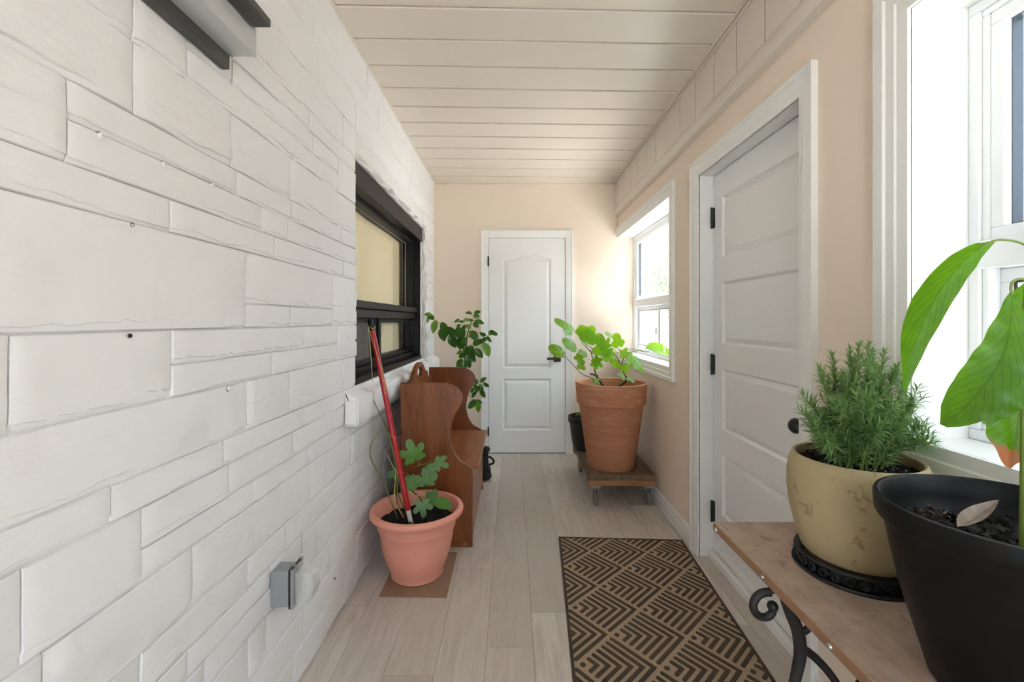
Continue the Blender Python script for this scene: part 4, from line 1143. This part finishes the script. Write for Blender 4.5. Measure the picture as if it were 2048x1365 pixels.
# ------------------------------------------------------------------ small black bag beyond the bench
bg = empty('black_bag', (-0.205, 3.62, 0), 'small black bag with a looped strap on the floor past the bench', 'bag')
def Q(px, py): return P(px, py, 3.62)
body = bez([Q(962, 957), Q(972, 957), Q(980, 952), Q(981, 940), Q(977, 930), Q(976, 915), Q(977, 905), Q(972, 900), Q(962, 900)], 4)
MB().prism([(p.x, max(0.0, p.z)) for p in body], 'Y', 3.57, 3.67).build('body', M['blackfab'], bg, smooth=True, bevel=0.012, seg=3)
MB().sphere((Q(972, 898).x, 3.62, Q(972, 899).z), 0.032, 14, (1.1, 1.3, 0.75)).build('flap', M['blackfab'], bg, smooth=True)
MB().tube(bez([Q(976, 914), Q(982, 916), Q(987, 921), Q(987, 926), Q(982, 929), Q(975, 930)], 6), 0.0085, 8).build('strap', M['blackfab'], bg, smooth=True)
MB().sphere((Q(974, 950).x, 3.60, 0.035), 0.034, 14, (1.15, 1.6, 1.0)).build('side_pocket', M['blackfab'], bg, smooth=True)

# ------------------------------------------------------------------ dolly with big terracotta pot
DXA, DXB, DYA, DYB = 0.515, 0.968, 3.06, 3.89
dl = empty('wheeled_dolly', ((DXA + DXB) / 2, (DYA + DYB) / 2, 0), 'low weathered wooden plank dolly on four casters by the right wall', 'dolly')
xm = 0.738
MB().box(DXA, xm - 0.0015, DYA, DYB, 0.185, 0.222).build('deck_plank', M['dolly'], dl, bevel=0.003)
MB().box(xm + 0.0015, DXB, DYA, DYB, 0.185, 0.222).build('deck_plank', M['dolly'], dl, bevel=0.003)
for ya in (DYA, DYB - 0.09, (DYA + DYB) / 2 - 0.045):
    MB().box(DXA, DXB, ya, ya + 0.09, 0.147, 0.1845).build('cross_board', M['dolly_x'], dl, bevel=0.003)
for (x, y) in ((0.568, 3.12), (0.925, 3.12), (0.568, 3.80), (0.925, 3.80)):
    cs = empty('caster', (x, y, 0), 'c', 'c'); del cs['label']; del cs['category']
    cs.parent = dl; cs.location = Vector((x, y, 0)) - dl.location
    MB().lathe([(0, -0.014), (0.03, -0.014), (0.046, -0.012), (0.05, -0.006), (0.05, 0.006), (0.046, 0.012), (0.03, 0.014), (0, 0.014)], (x, y, 0.05), 28, 'X').build('wheel', M['rubber'], cs, smooth=True)
    m = MB().box(x - 0.022, x - 0.018, y - 0.016, y + 0.016, 0.042, 0.122).box(x + 0.018, x + 0.022, y - 0.016, y + 0.016, 0.042, 0.122).box(x - 0.022, x + 0.022, y - 0.022, y + 0.022, 0.118, 0.128)
    m.build('fork', M['steel'], cs)
    MB().box(x - 0.032, x + 0.032, y - 0.04, y + 0.04, 0.128, 0.147).build('mount_plate', M['steel'], cs)
    MB().tube([(x - 0.027, y, 0.05), (x + 0.027, y, 0.05)], 0.006, 8).build('axle', M['steel'], cs)
TP = Vector((0.705, 3.262, 0.2225))
tp_ = empty('potted_fig_tree', TP, 'large fig plant in a tall terracotta pot on the wooden dolly', 'potted plant')
prof = [(0, 0), (0.158, 0), (0.165, 0.008), (0.227, 0.445), (0.229, 0.45), (0.243, 0.455), (0.2515, 0.59), (0.2525, 0.597), (0.249, 0.601), (0.235, 0.601), (0.23, 0.597), (0.222, 0.53), (0.215, 0.525), (0, 0.525)]
MB().lathe(prof, TP, 72).build('pot', M['terracotta'], tp_, smooth=True)
soil_disc(TP + Vector((0, 0, 0.532)), 0.213, 12).build('soil', M['soil'], tp_, smooth=True)
tt = [([(1210, 776), (1202, 766), (1196, 757), (1191, 750)], 3.26, 0.010, 'bark'), ([(1196, 753), (1188, 750), (1180, 748)], 3.26, 0.008, 'bark'), ([(1192, 751), (1187, 730), (1184, 712), (1181, 700)], 3.26, 0.0045, 'bark'), ([(1182, 705), (1170, 692), (1162, 682), (1158, 673), (1150, 665), (1146, 662)], 3.26, 0.003, 'bark'), ([(1183, 712), (1185, 700), (1181, 695), (1170, 687), (1160, 678)], 3.22, 0.0025, 'bark'), ([(1190, 758), (1178, 755), (1160, 745), (1146, 730), (1130, 713)], 3.24, 0.003, 'bark'),
      ([(1232, 777), (1243, 770), (1252, 762), (1253, 753)], 3.22, 0.010, 'bark'), ([(1253, 758), (1246, 742), (1240, 727), (1233, 712)], 3.22, 0.004, 'bark'), ([(1247, 745), (1243, 730), (1247, 715), (1238, 700), (1237, 697)], 3.24, 0.0035, 'bark'), ([(1236, 706), (1228, 700), (1222, 697)], 3.22, 0.002, 'stem_green'), ([(1242, 728), (1250, 722), (1256, 718)], 3.2, 0.002, 'stem_green'), ([(1180, 720), (1176, 720), (1174, 719)], 3.26, 0.0018, 'stem_green'), ([(1184, 705), (1188, 710), (1192, 712)], 3.26, 0.0018, 'stem_green'), ([(1240, 703), (1262, 705), (1285, 700)], 3.2, 0.002, 'stem_green'), ([(1168, 675), (1163, 685), (1166, 690)], 3.26, 0.0018, 'stem_green'), ([(1248, 735), (1256, 738), (1258, 740)], 3.2, 0.0018, 'stem_green'), ([(1180, 695), (1200, 702), (1212, 704)], 3.24, 0.0018, 'stem_green')]
for pts, yy, r_, mt_ in tt:
    c = bez([P(a, b, yy) for a, b in pts], 5)
    if r_ > 0.009: c[0] = Vector((c[0].x, c[0].y, TP.z + 0.525))
    MB().tube(c, [r_ * (1 - 0.35 * i / (len(c) - 1)) for i in range(len(c))], 8).build('branch', M[mt_], tp_, smooth=True)
# (base, tip, depth, normal, lobes, colour)
FB = [((1148, 667), (1119, 637), 3.22, (0.75, -0.55, 0.6), 3), ((1168, 676), (1158, 653), 3.2, (0, -1, 0.3), 0), ((1155, 702), (1133, 679), 3.2, (0.8, -0.5, 0.5), 1), ((1131, 712), (1103, 691), 3.22, (0.7, -0.6, 0.6), 1), ((1157, 699), (1174, 710), 3.24, (0.3, -0.5, 0.9), 1), ((1149, 710), (1172, 724), 3.22, (0.1, -0.6, 0.8), 5), ((1155, 728), (1170, 737), 3.2, (0.2, -0.8, 0.6), 3), ((1186, 714), (1206, 732), 3.22, (0.1, -0.7, 0.7), 5), ((1188, 722), (1192, 732), 3.22, (0, -0.8, 0.5), 3), ((1160, 678), (1175, 690), 3.26, (0.5, -0.3, 0.8), 1),
      ((1166, 676), (1188, 655), 3.2, (0.0, -1, 0.25), 3), ((1190, 668), (1204, 692), 3.18, (0.2, -1, 0.35), 3), ((1213, 700), (1206, 674), 3.2, (0.3, -1, 0.2), 5), ((1222, 697), (1191, 700), 3.2, (0.3, -0.8, 0.6), 3), ((1213, 698), (1226, 724), 3.18, (0.3, -1, 0.2), 5), ((1208, 700), (1218, 722), 3.24, (0.6, -0.6, 0.3), 1), ((1184, 697), (1212, 706), 3.26, (0.5, -0.4, 0.8), 1),
      ((1238, 697), (1234, 670), 3.18, (0.1, -1, 0.25), 3), ((1228, 675), (1214, 665), 3.22, (0.8, -0.3, 0.6), 1), ((1238, 708), (1262, 706), 3.18, (0.0, -0.8, 0.6), 5), ((1256, 712), (1278, 728), 3.14, (0.1, -0.7, 0.7), 5), ((1268, 722), (1288, 742), 3.12, (0.2, -0.5, 0.7), 3), ((1244, 728), (1258, 744), 3.18, (0.2, -0.9, 0.4), 3), ((1240, 724), (1228, 732), 3.22, (0.3, -0.7, 0.5), 3), ((1184, 758), (1196, 764), 3.22, (0, -0.5, 0.8), 5), ((1250, 756), (1240, 750), 3.2, (0.2, -0.6, 0.7), 3), ((1252, 755), (1262, 759), 3.2, (0.2, -0.4, 0.8), 3)]
for q, (b, t, yy, nn, lb) in enumerate(FB):
    B, T_ = P(b[0], b[1], yy), P(t[0], t[1], yy - 0.02); d = T_ - B
    L = d.length * 1.1
    if lb == 0: continue
    build_leaf(fig_leaf(B, d, nn, max(0.07, L), q + 40, lb, 0.4), 'leaf', M['fig_bright'], tp_)
build_leaf(leaf_mesh(lambda t: max(0.05, math.sin(PI * (0.08 + 0.84 * t)) ** 0.45), P(1192, 686, 3.16), P(1157, 655, 3.16) - P(1192, 686, 3.16), (0.1, -1, 0.3), 0.165, 0.105, 0.3, 0.05, 8, 3), 'leaf', M['fig_bright'], tp_)
# the leaf that catches the sun on the window sill
MB().tube(bez([P(1258, 700, 3.2), Vector((0.86, 3.22, 1.055)), Vector((0.94, 3.22, 1.04)), Vector((0.97, 3.20, 1.05))], 6), 0.002, 6).build('stem', M['stem_green'], tp_, smooth=True)
build_leaf(leaf_mesh(lambda t: max(0.05, math.sin(PI * (0.12 + 0.85 * t)) ** 0.5), Vector((0.965, 3.27, 1.075)), (0.80, -0.55, -0.16), (-0.1, -0.55, 1.0), 0.165, 0.13, 0.4, 0.12, 8, 3), 'leaf', M['fig_bright'], tp_)
# black nursery pot behind on the dolly
NP = Vector((0.605, 3.70, 0.2225))
npt = empty('nursery_pot', NP, 'black plastic nursery pot half hidden behind the terracotta pot', 'pot')
MB().lathe([(0, 0), (0.105, 0), (0.112, 0.012), (0.128, 0.10), (0.14, 0.21), (0.15, 0.215), (0.153, 0.24), (0.153, 0.262), (0.147, 0.264), (0.144, 0.25), (0.135, 0.2), (0, 0.2)], NP, 56).build('pot', M['nursery'], npt, smooth=True)
soil_disc(NP + Vector((0, 0, 0.206)), 0.135, 21).build('soil', M['soil'], npt, smooth=True)
MB().tube(bez([NP + Vector((-0.02, -0.02, 0.2)), NP + Vector((-0.03, -0.02, 0.26)), P(1157, 829, 3.68)], 5), 0.002, 6).build('stem', M['stem_green'], npt, smooth=True)
build_leaf(leaf_mesh(oval, P(1160, 829, 3.68), (-1, 0, -0.05), (0, -0.4, 1), 0.04, 0.026, 0.4, 0.1, 6, 2), 'leaf', M['citrus'], npt)
build_leaf(leaf_mesh(oval, P(1157, 829, 3.68), (1, -0.3, -0.1), (0, -0.4, 1), 0.04, 0.024, 0.4, 0.1, 6, 2), 'leaf', M['citrus'], npt)
# slim bottle behind the big pot
BO = Vector((0.938, 3.52, 0.2225))
bo = empty('bottle', BO, 'slim blue-grey bottle with dark red cap behind the terracotta pot', 'bottle')
MB().lathe([(0, 0), (0.018, 0), (0.02, 0.004), (0.02, 0.115), (0.014, 0.13), (0.009, 0.134), (0.009, 0.14), (0, 0.14)], BO, 20).build('body', M['bottle'], bo, smooth=True)
MB().lathe([(0, 0.136), (0.012, 0.136), (0.012, 0.156), (0.01, 0.158), (0, 0.158)], BO, 16).build('cap', M['redcap'], bo, smooth=True)

# ------------------------------------------------------------------ plant table
TZ = 0.66; TXA, TXB, TYA, TYB = 0.598, 0.968, 0.12, 1.358
ta = empty('plant_table', ((TXA + TXB) / 2, (TYA + TYB) / 2, 0), 'worn brown wooden table with black scrolled iron legs by the near window', 'table')
m = MB().box(TXA, TXB, TYA, TYB, TZ - 0.024, TZ - 0.001)
m.build('tabletop', M['tableedge'], ta, bevel=0.003)
MB().box(TXA + 0.002, TXB - 0.002, TYA + 0.002, TYB - 0.002, TZ - 0.002, TZ).build('top_surface', M['tabletop'], ta)
for yy in (1.335, 1.088, 0.856, 0.4):
    MB().lathe([(0, -0.006), (0.004, -0.0055), (0.0065, -0.002), (0.0065, 0.001), (0, 0.001)], (TXA, yy, TZ - 0.013), 14, 'X').build('bolt', M['steel'], ta, smooth=True)
xc = (TXA + TXB) / 2
def iron_frame(yf):
    fr = empty('leg_frame', (xc, yf, 0), 'c', 'c'); del fr['label']; del fr['category']
    fr.parent = ta; fr.location = Vector((xc, yf, 0)) - ta.location
    MB().box(TXA + 0.03, TXB - 0.03, yf - 0.012, yf + 0.012, TZ - 0.034, TZ - 0.0245).build('top_rail', M['iron'], fr)
    for s in (1, -1):
        X = lambda x: xc + s * (x - xc)
        leg = bez([(X(.628), yf, .632), (X(.645), yf, .585), (X(.665), yf, .535), (X(.670), yf, .485), (X(.660), yf, .43), (X(.635), yf, .33), (X(.612), yf, .2), (X(.61), yf, .1), (X(.59), yf, .03), (X(.565), yf, .012)], 6)
        MB().tube(leg, [0.011 + 0.003 * math.sin(i * 0.12) for i in range(len(leg))], 10).build('leg', M['iron'], fr, smooth=True)
        sc_ = []
        for i in range(30):
            t = i / 29; an = PI * (0.42 + 1.62 * t); rad = 0.036 * (1 - 0.55 * t)
            sc_.append((X(0.590 + rad * math.cos(an)), yf, 0.592 + rad * math.sin(an)))
        sc_ = [(X(0.612), yf, 0.634), (X(0.598), yf, 0.63)] + sc_
        MB().tube(sc_, [0.007, 0.008] + [0.0095 - 0.001 * (i / 29) for i in range(30)], 10).build('scroll', M['iron'], fr, smooth=True)
        MB().sphere(sc_[-1], 0.0125, 14).build('scroll_knob', M['iron'], fr, smooth=True)
        br = bez([(X(.668), yf, .53), (X(.69), yf, .545), (X(.70), yf, .58), (X(.692), yf, .632)], 6)
        MB().tube(br, 0.008, 8).build('brace', M['iron'], fr, smooth=True)
        br = bez([(X(.67), yf, .50), (X(.705), yf, .475), (X(.745), yf, .43), (X(.79), yf, .36), (X(.87), yf, .26), (X(.95), yf, .21)], 6)
        MB().tube(br, 0.0095, 8).build('brace', M['iron'], fr, smooth=True)
    return fr
iron_frame(1.06); iron_frame(0.32)
MB().tube([(xc, 1.06, 0.365), (xc, 0.32, 0.365)], 0.007, 8).build('stretcher', M['iron'], ta, smooth=True)

# filigree ring + cream pot with rosemary
RC = Vector((0.830, 1.10, TZ))
rg = empty('filigree_ring', RC, 'black openwork scroll ring under the cream pot on the table', 'plant stand')
MB().lathe([(0.120, 0.0005), (0.131, 0.0005), (0.133, 0.004), (0.131, 0.008), (0.120, 0.008)], RC, 72).build('base_rim', M['iron'], rg, smooth=True)
MB().lathe([(0.116, 0.031), (0.127, 0.031), (0.129, 0.035), (0.127, 0.039), (0.116, 0.039)], RC, 72).build('top_rim', M['iron'], rg, smooth=True)
MB().lathe([(0.1125, 0.002), (0.1135, 0.002), (0.1135, 0.036), (0.1125, 0.036)], RC, 48).build('inner_band', M['nursery'], rg, smooth=True)
m = MB()
for q in range(30):
    a0 = 2 * PI * q / 30; pts = []
    for i in range(17):
        t = i / 16; an = t * 3.4 * PI; rad = 0.0115 * (1 - 0.72 * t) ; sg = 1 if q % 2 else -1
        du = rad * math.cos(an) * sg; dz = rad * math.sin(an)
        aa = a0 + du / 0.125
        pts.append(RC + Vector((0.1265 * math.cos(aa), 0.1265 * math.sin(aa), 0.0195 + dz)))
    m.tube(pts, 0.0022, 5)
m.build('scrollwork', M['iron'], rg, smooth=True)
ro = empty('potted_rosemary', RC + Vector((0, 0, 0.039)), 'rosemary bush in a speckled cream stoneware pot on the table', 'potted plant')
z = RC.z + 0.0395 - RC.z
CPZ = RC + Vector((0, 0, 0.0395))
prof = [(0, 0), (0.108, 0), (0.114, 0.006), (0.128, 0.05), (0.139, 0.10), (0.1445, 0.145), (0.144, 0.185), (0.139, 0.215), (0.133, 0.231), (0.129, 0.234), (0.1245, 0.232), (0.1235, 0.225), (0.128, 0.2), (0.13, 0.195), (0, 0.195)]
MB().lathe(prof, CPZ, 72).build('pot', M['cream'], ro, smooth=True)
soil_disc(CPZ + Vector((0, 0, 0.207)), 0.127, 31, 0.007).build('soil', M['soil'], ro, smooth=True)
chunks(CPZ + Vector((0, 0, 0.207)), 0.122, 500, 4, ro, M['soil'], 0.007)
M['perlite'] = plain('perlite', srgb(225, 222, 216), 0.9)
chunks(CPZ + Vector((0, 0, 0.209)), 0.122, 90, 6, ro, M['perlite'], 0.0028, 'perlite')
rr = random.Random(11)
S0 = CPZ + Vector((0, 0, 0.2))
# stems: traced tips (px, py, depth)
tips = [(1604, 790, 1.10), (1638, 735, 1.08), (1665, 708, 1.12), (1650, 760, 1.16), (1690, 745, 1.05), (1700, 700, 1.10), (1720, 690, 1.08), (1738, 690, 1.13), (1745, 720, 1.03), (1768, 705, 1.10), (1790, 740, 1.08), (1810, 760, 1.12), (1825, 800, 1.06), (1840, 850, 1.08), (1872, 885, 1.03), (1835, 890, 1.12), (1630, 850, 1.02), (1675, 800, 0.99), (1730, 790, 0.98), (1780, 810, 0.99), (1700, 830, 1.0), (1760, 860, 0.98), (1655, 880, 1.0), (1640, 830, 1.14), (1800, 850, 1.14), (1715, 740, 1.16), (1760, 760, 1.16), (1610, 830, 1.06), (1805, 830, 1.0), (1690, 770, 1.16)]
def needle(m_, p, d, up, L, w):
    d = d.normalized(); s = d.cross(up)
    if s.length < 1e-3: s = d.orthogonal()
    s.normalize(); n_ = s.cross(d)
    a = p + d * L * 0.5 + n_ * L * 0.05; b = p + d * L - n_ * L * 0.06
    m_._add([p - s * w * 0.4, p + s * w * 0.4, a + s * w, a - s * w, b, a + n_ * w * 0.5], [(0, 1, 5), (1, 2, 5), (3, 0, 5), (2, 4, 5), (4, 3, 5)])
for q, (px, py, yy) in enumerate(tips):
    T_ = P(px, py, yy)
    an = math.atan2(T_.y - RC.y, T_.x - RC.x); hr = min(0.06, (T_ - S0).xy.length * 0.5)
    b0 = S0 + Vector((math.cos(an) * hr * rr.uniform(0.5, 1), math.sin(an) * hr * rr.uniform(0.5, 1), 0))
    mid = b0.lerp(T_, 0.5) + Vector((rr.uniform(-0.012, 0.012), rr.uniform(-0.012, 0.012), 0.012 + (T_.xy - b0.xy).length * 0.08))
    c = bez([b0, mid, T_], 14); n = len(c)
    stem = MB().tube(c, [0.0025 - 0.0015 * i / n for i in range(n)], 6).build('stem', M['stem_green'], ro, smooth=True)
    m = MB(); L = sum((c[i + 1] - c[i]).length for i in range(n - 1))
    cnt = int(L / 0.0021); side = 0
    branches = [(c, cnt)]
    for _ in range(5):
        i0 = rr.randint(int(n * 0.3), int(n * 0.8)); t = (c[min(i0 + 1, n - 1)] - c[i0]).normalized()
        dv2 = (t + Vector((rr.uniform(-1, 1), rr.uniform(-1, 1), rr.uniform(-0.1, 0.6))) * 0.7).normalized()
        Lb = rr.uniform(0.03, 0.06); bc = bez([c[i0], c[i0] + dv2 * Lb * 0.5, c[i0] + dv2 * Lb + Vector((0, 0, 0.008))], 8)
        m.tube(bc, 0.0009, 4); branches.append((bc, int(Lb / 0.0026)))
    for (cc, k_) in branches:
        nn = len(cc)
        for j in range(k_):
            t = 0.12 + 0.88 * (j + rr.random()) / k_
            fi = min(nn - 2, int(t * (nn - 1))); p = cc[fi].lerp(cc[fi + 1], t * (nn - 1) - fi if t * (nn - 1) - fi < 1 else 1)
            tg = (cc[fi + 1] - cc[fi]).normalized()
            az = j * 2.4 + rr.uniform(-1.2, 1.2); o1 = tg.orthogonal().normalized(); o2 = tg.cross(o1)
            out = o1 * math.cos(az) + o2 * math.sin(az)
            spread = 1.25 - 0.75 * t ** 3
            dd = tg * (1.0 - 0.35 * spread) + out * spread * rr.uniform(0.5, 1.15) + Vector((rr.uniform(-.2, .2), rr.uniform(-.2, .2), rr.uniform(-.25, .2)))
            needle(m, p, dd, Vector((0, 0, 1)), rr.uniform(0.022, 0.042) * (1.0 - 0.4 * t ** 5), rr.uniform(0.0016, 0.0026))
    o = m.build('needles', M['rosemary'], stem); o['kind'] = 'stuff'

# black bowl planter with avocado
AP = Vector((0.800, 0.728, TZ + 0.0005))
av = empty('potted_avocado', AP, 'large-leaved avocado plant in a dusty black planter on the table', 'potted plant')
prof = [(0, 0), (0.098, 0), (0.103, 0.006), (0.118, 0.06), (0.138, 0.13), (0.153, 0.2), (0.1625, 0.255), (0.164, 0.258), (0.172, 0.259), (0.1745, 0.264), (0.1765, 0.29), (0.1745, 0.296), (0.169, 0.297), (0.1655, 0.293), (0.163, 0.26), (0.155, 0.225), (0.15, 0.22), (0, 0.22)]
MB().lathe(prof, AP, 80).build('pot', M['planter'], av, smooth=True)
soil_disc(AP + Vector((0, 0, 0.232)), 0.155, 41, 0.012).build('soil', M['soil'], av, smooth=True)
chunks(AP + Vector((0, 0, 0.232)), 0.148, 700, 9, av, M['soil'], 0.009)
chunks(AP + Vector((-0.02, 0.10, 0.236)), 0.05, 40, 10, av, M['bark'], 0.006, 'dry_debris')
dl_ = leaf_mesh(lance, AP + Vector((-0.035, 0.055, 0.245)), (1, 0.30, 0.12), (-0.1, -0.45, 1), 0.098, 0.026, -0.7, 0.5, 12, 3)
tag(build_leaf(dl_, 'fallen_leaf', M['dryleaf'], None) if False else dl_.build('fallen_leaf', M['dryleaf'], None, smooth=True), 'curled pale dry leaf lying on the soil of the black planter', 'leaf')
stem = bez([AP + Vector((0.018, 0.0, 0.2)), AP + Vector((0.02, 0.0, 0.42)), AP + Vector((0.026, 0.004, 0.62)), AP + Vector((0.045, 0.005, 0.78))], 8)
MB().tube(stem, [0.0065 - 0.003 * i / (len(stem) - 1) for i in range(len(stem))], 10).build('stem', M['stem_green'], av, smooth=True)
def big_leaf(path, widths, side, mat, name='leaf', dry=None, fold=0.35, cross=6):
    """leaf swept along a traced midrib with a traced width; side = direction across the blade"""
    c = bez(path, 8); n = len(c); m_ = MB(); vs = []; uv = []; W = 2 * cross + 1; fs = []
    for i, p in enumerate(c):
        t = i / (n - 1); tg = (c[min(i + 1, n - 1)] - c[max(i - 1, 0)]).normalized()
        s = Vector(side(t)) if callable(side) else Vector(side); s = (s - tg * s.dot(tg)).normalized(); nn = s.cross(tg)
        k_ = t * (len(widths) - 1); a = int(min(k_, len(widths) - 2)); w = widths[a] + (widths[a + 1] - widths[a]) * (k_ - a)
        for q in range(-cross, cross + 1):
            f = q / cross
            vs.append(p + s * (w * f) + nn * (abs(f) ** 1.3 * w * fold + 0.0022 * math.sin(t * 34 + (1.5 if q > 0 else 0)) * abs(f) ** 2)); uv.append((t, 0.5 + 0.5 * f))
    for i in range(n - 1):
        for q in range(W - 1): fs.append((i * W + q, i * W + q + 1, (i + 1) * W + q + 1, (i + 1) * W + q))
    m_._add(vs, fs); m_.uv = uv
    return build_leaf(m_, name, mat, av, dry)
# arching leaf over the rosemary
big_leaf([P(1990, 481, 0.745), P(1950, 503, 0.75), P(1905, 548, 0.755), P(1862, 612, 0.755), P(1830, 690, 0.75), P(1810, 785, 0.745)], [0.002, 0.011, 0.019, 0.023, 0.025, 0.022, 0.013, 0.001], (0.75, -0.45, -0.35), M['avocado'], fold=0.55)
MB().tube(bez([P(2085, 520, 0.735), P(2048, 489, 0.735), P(2010, 480, 0.74), P(1985, 483, 0.745), P(1960, 497, 0.75)], 6), 0.0018, 6).build('petiole', M['stem_green'], av, smooth=True)
# leaf drooping over the sill
big_leaf([P(2024, 586, 0.69), P(2021, 650, 0.69), P(2004, 716, 0.69), P(1968, 773, 0.69), P(1928, 817, 0.69), P(1887, 852, 0.69)], [0.003, 0.017, 0.026, 0.032, 0.033, 0.031, 0.023, 0.005], (0.85, -0.25, 0.5), M['avocado'], fold=0.12)
MB().tube(bez([P(2070, 565, 0.70), P(2045, 558, 0.69), P(2028, 562, 0.69), P(2022, 575, 0.69), P(2024, 590, 0.69)], 6), 0.0018, 6).build('petiole', M['stem_green'], av, smooth=True)
# broad leaf with the brown tip, further back
big_leaf([P(2078, 700, 0.76), P(2056, 760, 0.75), P(2040, 820, 0.745), P(2032, 880, 0.74), P(2017, 936, 0.735)], [0.01, 0.040, 0.05, 0.053, 0.052, 0.040, 0.003], (1, 0.1, 0.1), M['avocado'], dry=0.83, fold=0.15)
# leaves running out of the frame on the right
big_leaf([P(2075, 545, 0.76), P(2056, 620, 0.75), P(2046, 700, 0.745), P(2040, 790, 0.74)], [0.005, 0.03, 0.038, 0.034, 0.002], (1, 0.15, 0.2), M['avocado'], fold=0.1)
big_leaf([P(2066, 690, 0.72), P(2030, 745, 0.715), P(1995, 800, 0.71), P(1975, 850, 0.71)], [0.004, 0.03, 0.036, 0.03, 0.006], (0.9, -0.1, 0.45), M['avocado'], fold=0.12)
big_leaf([AP + Vector((0.045, 0.005, 0.76)), AP + Vector((0.12, -0.03, 0.79)), AP + Vector((0.16, -0.10, 0.70)), AP + Vector((0.165, -0.15, 0.6))], [0.003, 0.024, 0.032, 0.026, 0.002], (0.5, 0.8, 0), M['avocado'], fold=0.2)

# ------------------------------------------------------------------ outdoors
g = MB().box(XO + 0.0, 40, -30, 60, -0.5, -0.3).build('ground_outside', M['concrete']); struct(g, 'pale concrete yard outside the windows', 'ground')
g = MB().box(-20, XO, -30, YF - 0.15, -0.5, -0.3).build('ground_front', M['concrete']); struct(g, 'pale concrete walk outside the entry', 'ground')
ho = empty('neighbour_house', (12, 24, -0.3), 'pale neighbouring house seen through the far window', 'house')
MB().box(7.9, 18, 22, 32, -0.3, 1.9).build('wall', M['siding'], ho)
MB().prism([(7.5, 1.9), (18.4, 1.9), (13, 3.0)], 'Y', 21.7, 32.3).build('roof', M['roof'], ho)
for x in (8.6, 11.0):
    f = MB().box(x, x + 1.2, 21.94, 22.0, 0.5, 1.7).build('window', M['white'], ho)
    MB().box(x + 0.1, x + 1.1, 21.92, 21.95, 0.6, 1.6).build('pane', M['glass'], f)
h2 = empty('sky_block_house', (6.0, -1.0, -0.3), 'low tan-walled house added outside the near window to block sky', 'house')  # added out of view to cut sky light at the near window
MB().box(4.2, 9.5, -6.0, 2.3, -0.3, 2.5).build('wall', M['side_wall'], h2)
MB().prism([(3.9, 2.5), (9.8, 2.5), (6.8, 3.6)], 'Y', -6.3, 2.5).build('roof', M['roof'], h2)
for yy in (-3.4, -0.6):
    f = MB().box(4.14, 4.2, yy, yy + 1.1, 0.8, 2.1).build('window', M['white'], h2)
    MB().box(4.12, 4.15, yy + 0.1, yy + 1.0, 0.9, 2.0).build('pane', M['glass'], f)
fe = empty('garden_fence', (4.2, 9, -0.3), 'pale board fence outside the far window', 'fence')
for q in range(30):
    MB().box(4.2, 4.23, 5.2 + q * 0.3, 5.48 + q * 0.3, -0.3, 0.95).build('board', M['siding'], fe)
def tree(c, h, r, seed, label):
    t = empty('tree', c, label, 'tree', 'trees outside')
    rr2 = random.Random(seed)
    MB().tube([c, (c[0] + 0.1, c[1], c[2] + h * 0.55), (c[0], c[1] + 0.1, c[2] + h * 0.85)], [0.14, 0.1, 0.04], 8).build('trunk', M['bark'], t, smooth=True)
    m_ = MB()
    for _ in range(2600):
        v = Vector((rr2.gauss(0, 1), rr2.gauss(0, 1), rr2.gauss(0, 1))).normalized() * (rr2.random() ** 0.4)
        p = Vector(c) + Vector((v.x * r, v.y * r, h * 0.7 + v.z * h * 0.34)); 
        if noise.noise(p * 1.3) < -0.12: continue
        a = Vector((rr2.uniform(-1, 1), rr2.uniform(-1, 1), rr2.uniform(-1, 1))).normalized(); b = a.orthogonal().normalized(); s_ = rr2.uniform(0.06, 0.13)
        m_._add([p - a * s_, p + b * s_ * 0.5, p + a * s_, p - b * s_ * 0.5], [(0, 1, 2, 3)])
    o = m_.build('foliage', M['tree_leaf'], t); o['kind'] = 'stuff'
tree((6.9, 19.5, -0.3), 4.4, 1.5, 1, 'leafy tree standing by the neighbouring house, seen through the far window')
tree((2.45, 0.55, -0.3), 5.6, 1.15, 2, 'leafy tree set close outside the near window to shade it')  # crown put out of view to block sun and sky at the near window
tag(MB().tube(bez([(3.5, 16, 3.0), (5.5, 17, 3.1), (8, 18, 3.9)], 8), 0.02, 6).build('overhead_wire', M['wire']), 'dark overhead wire crossing the sky outside the far window', 'wire')
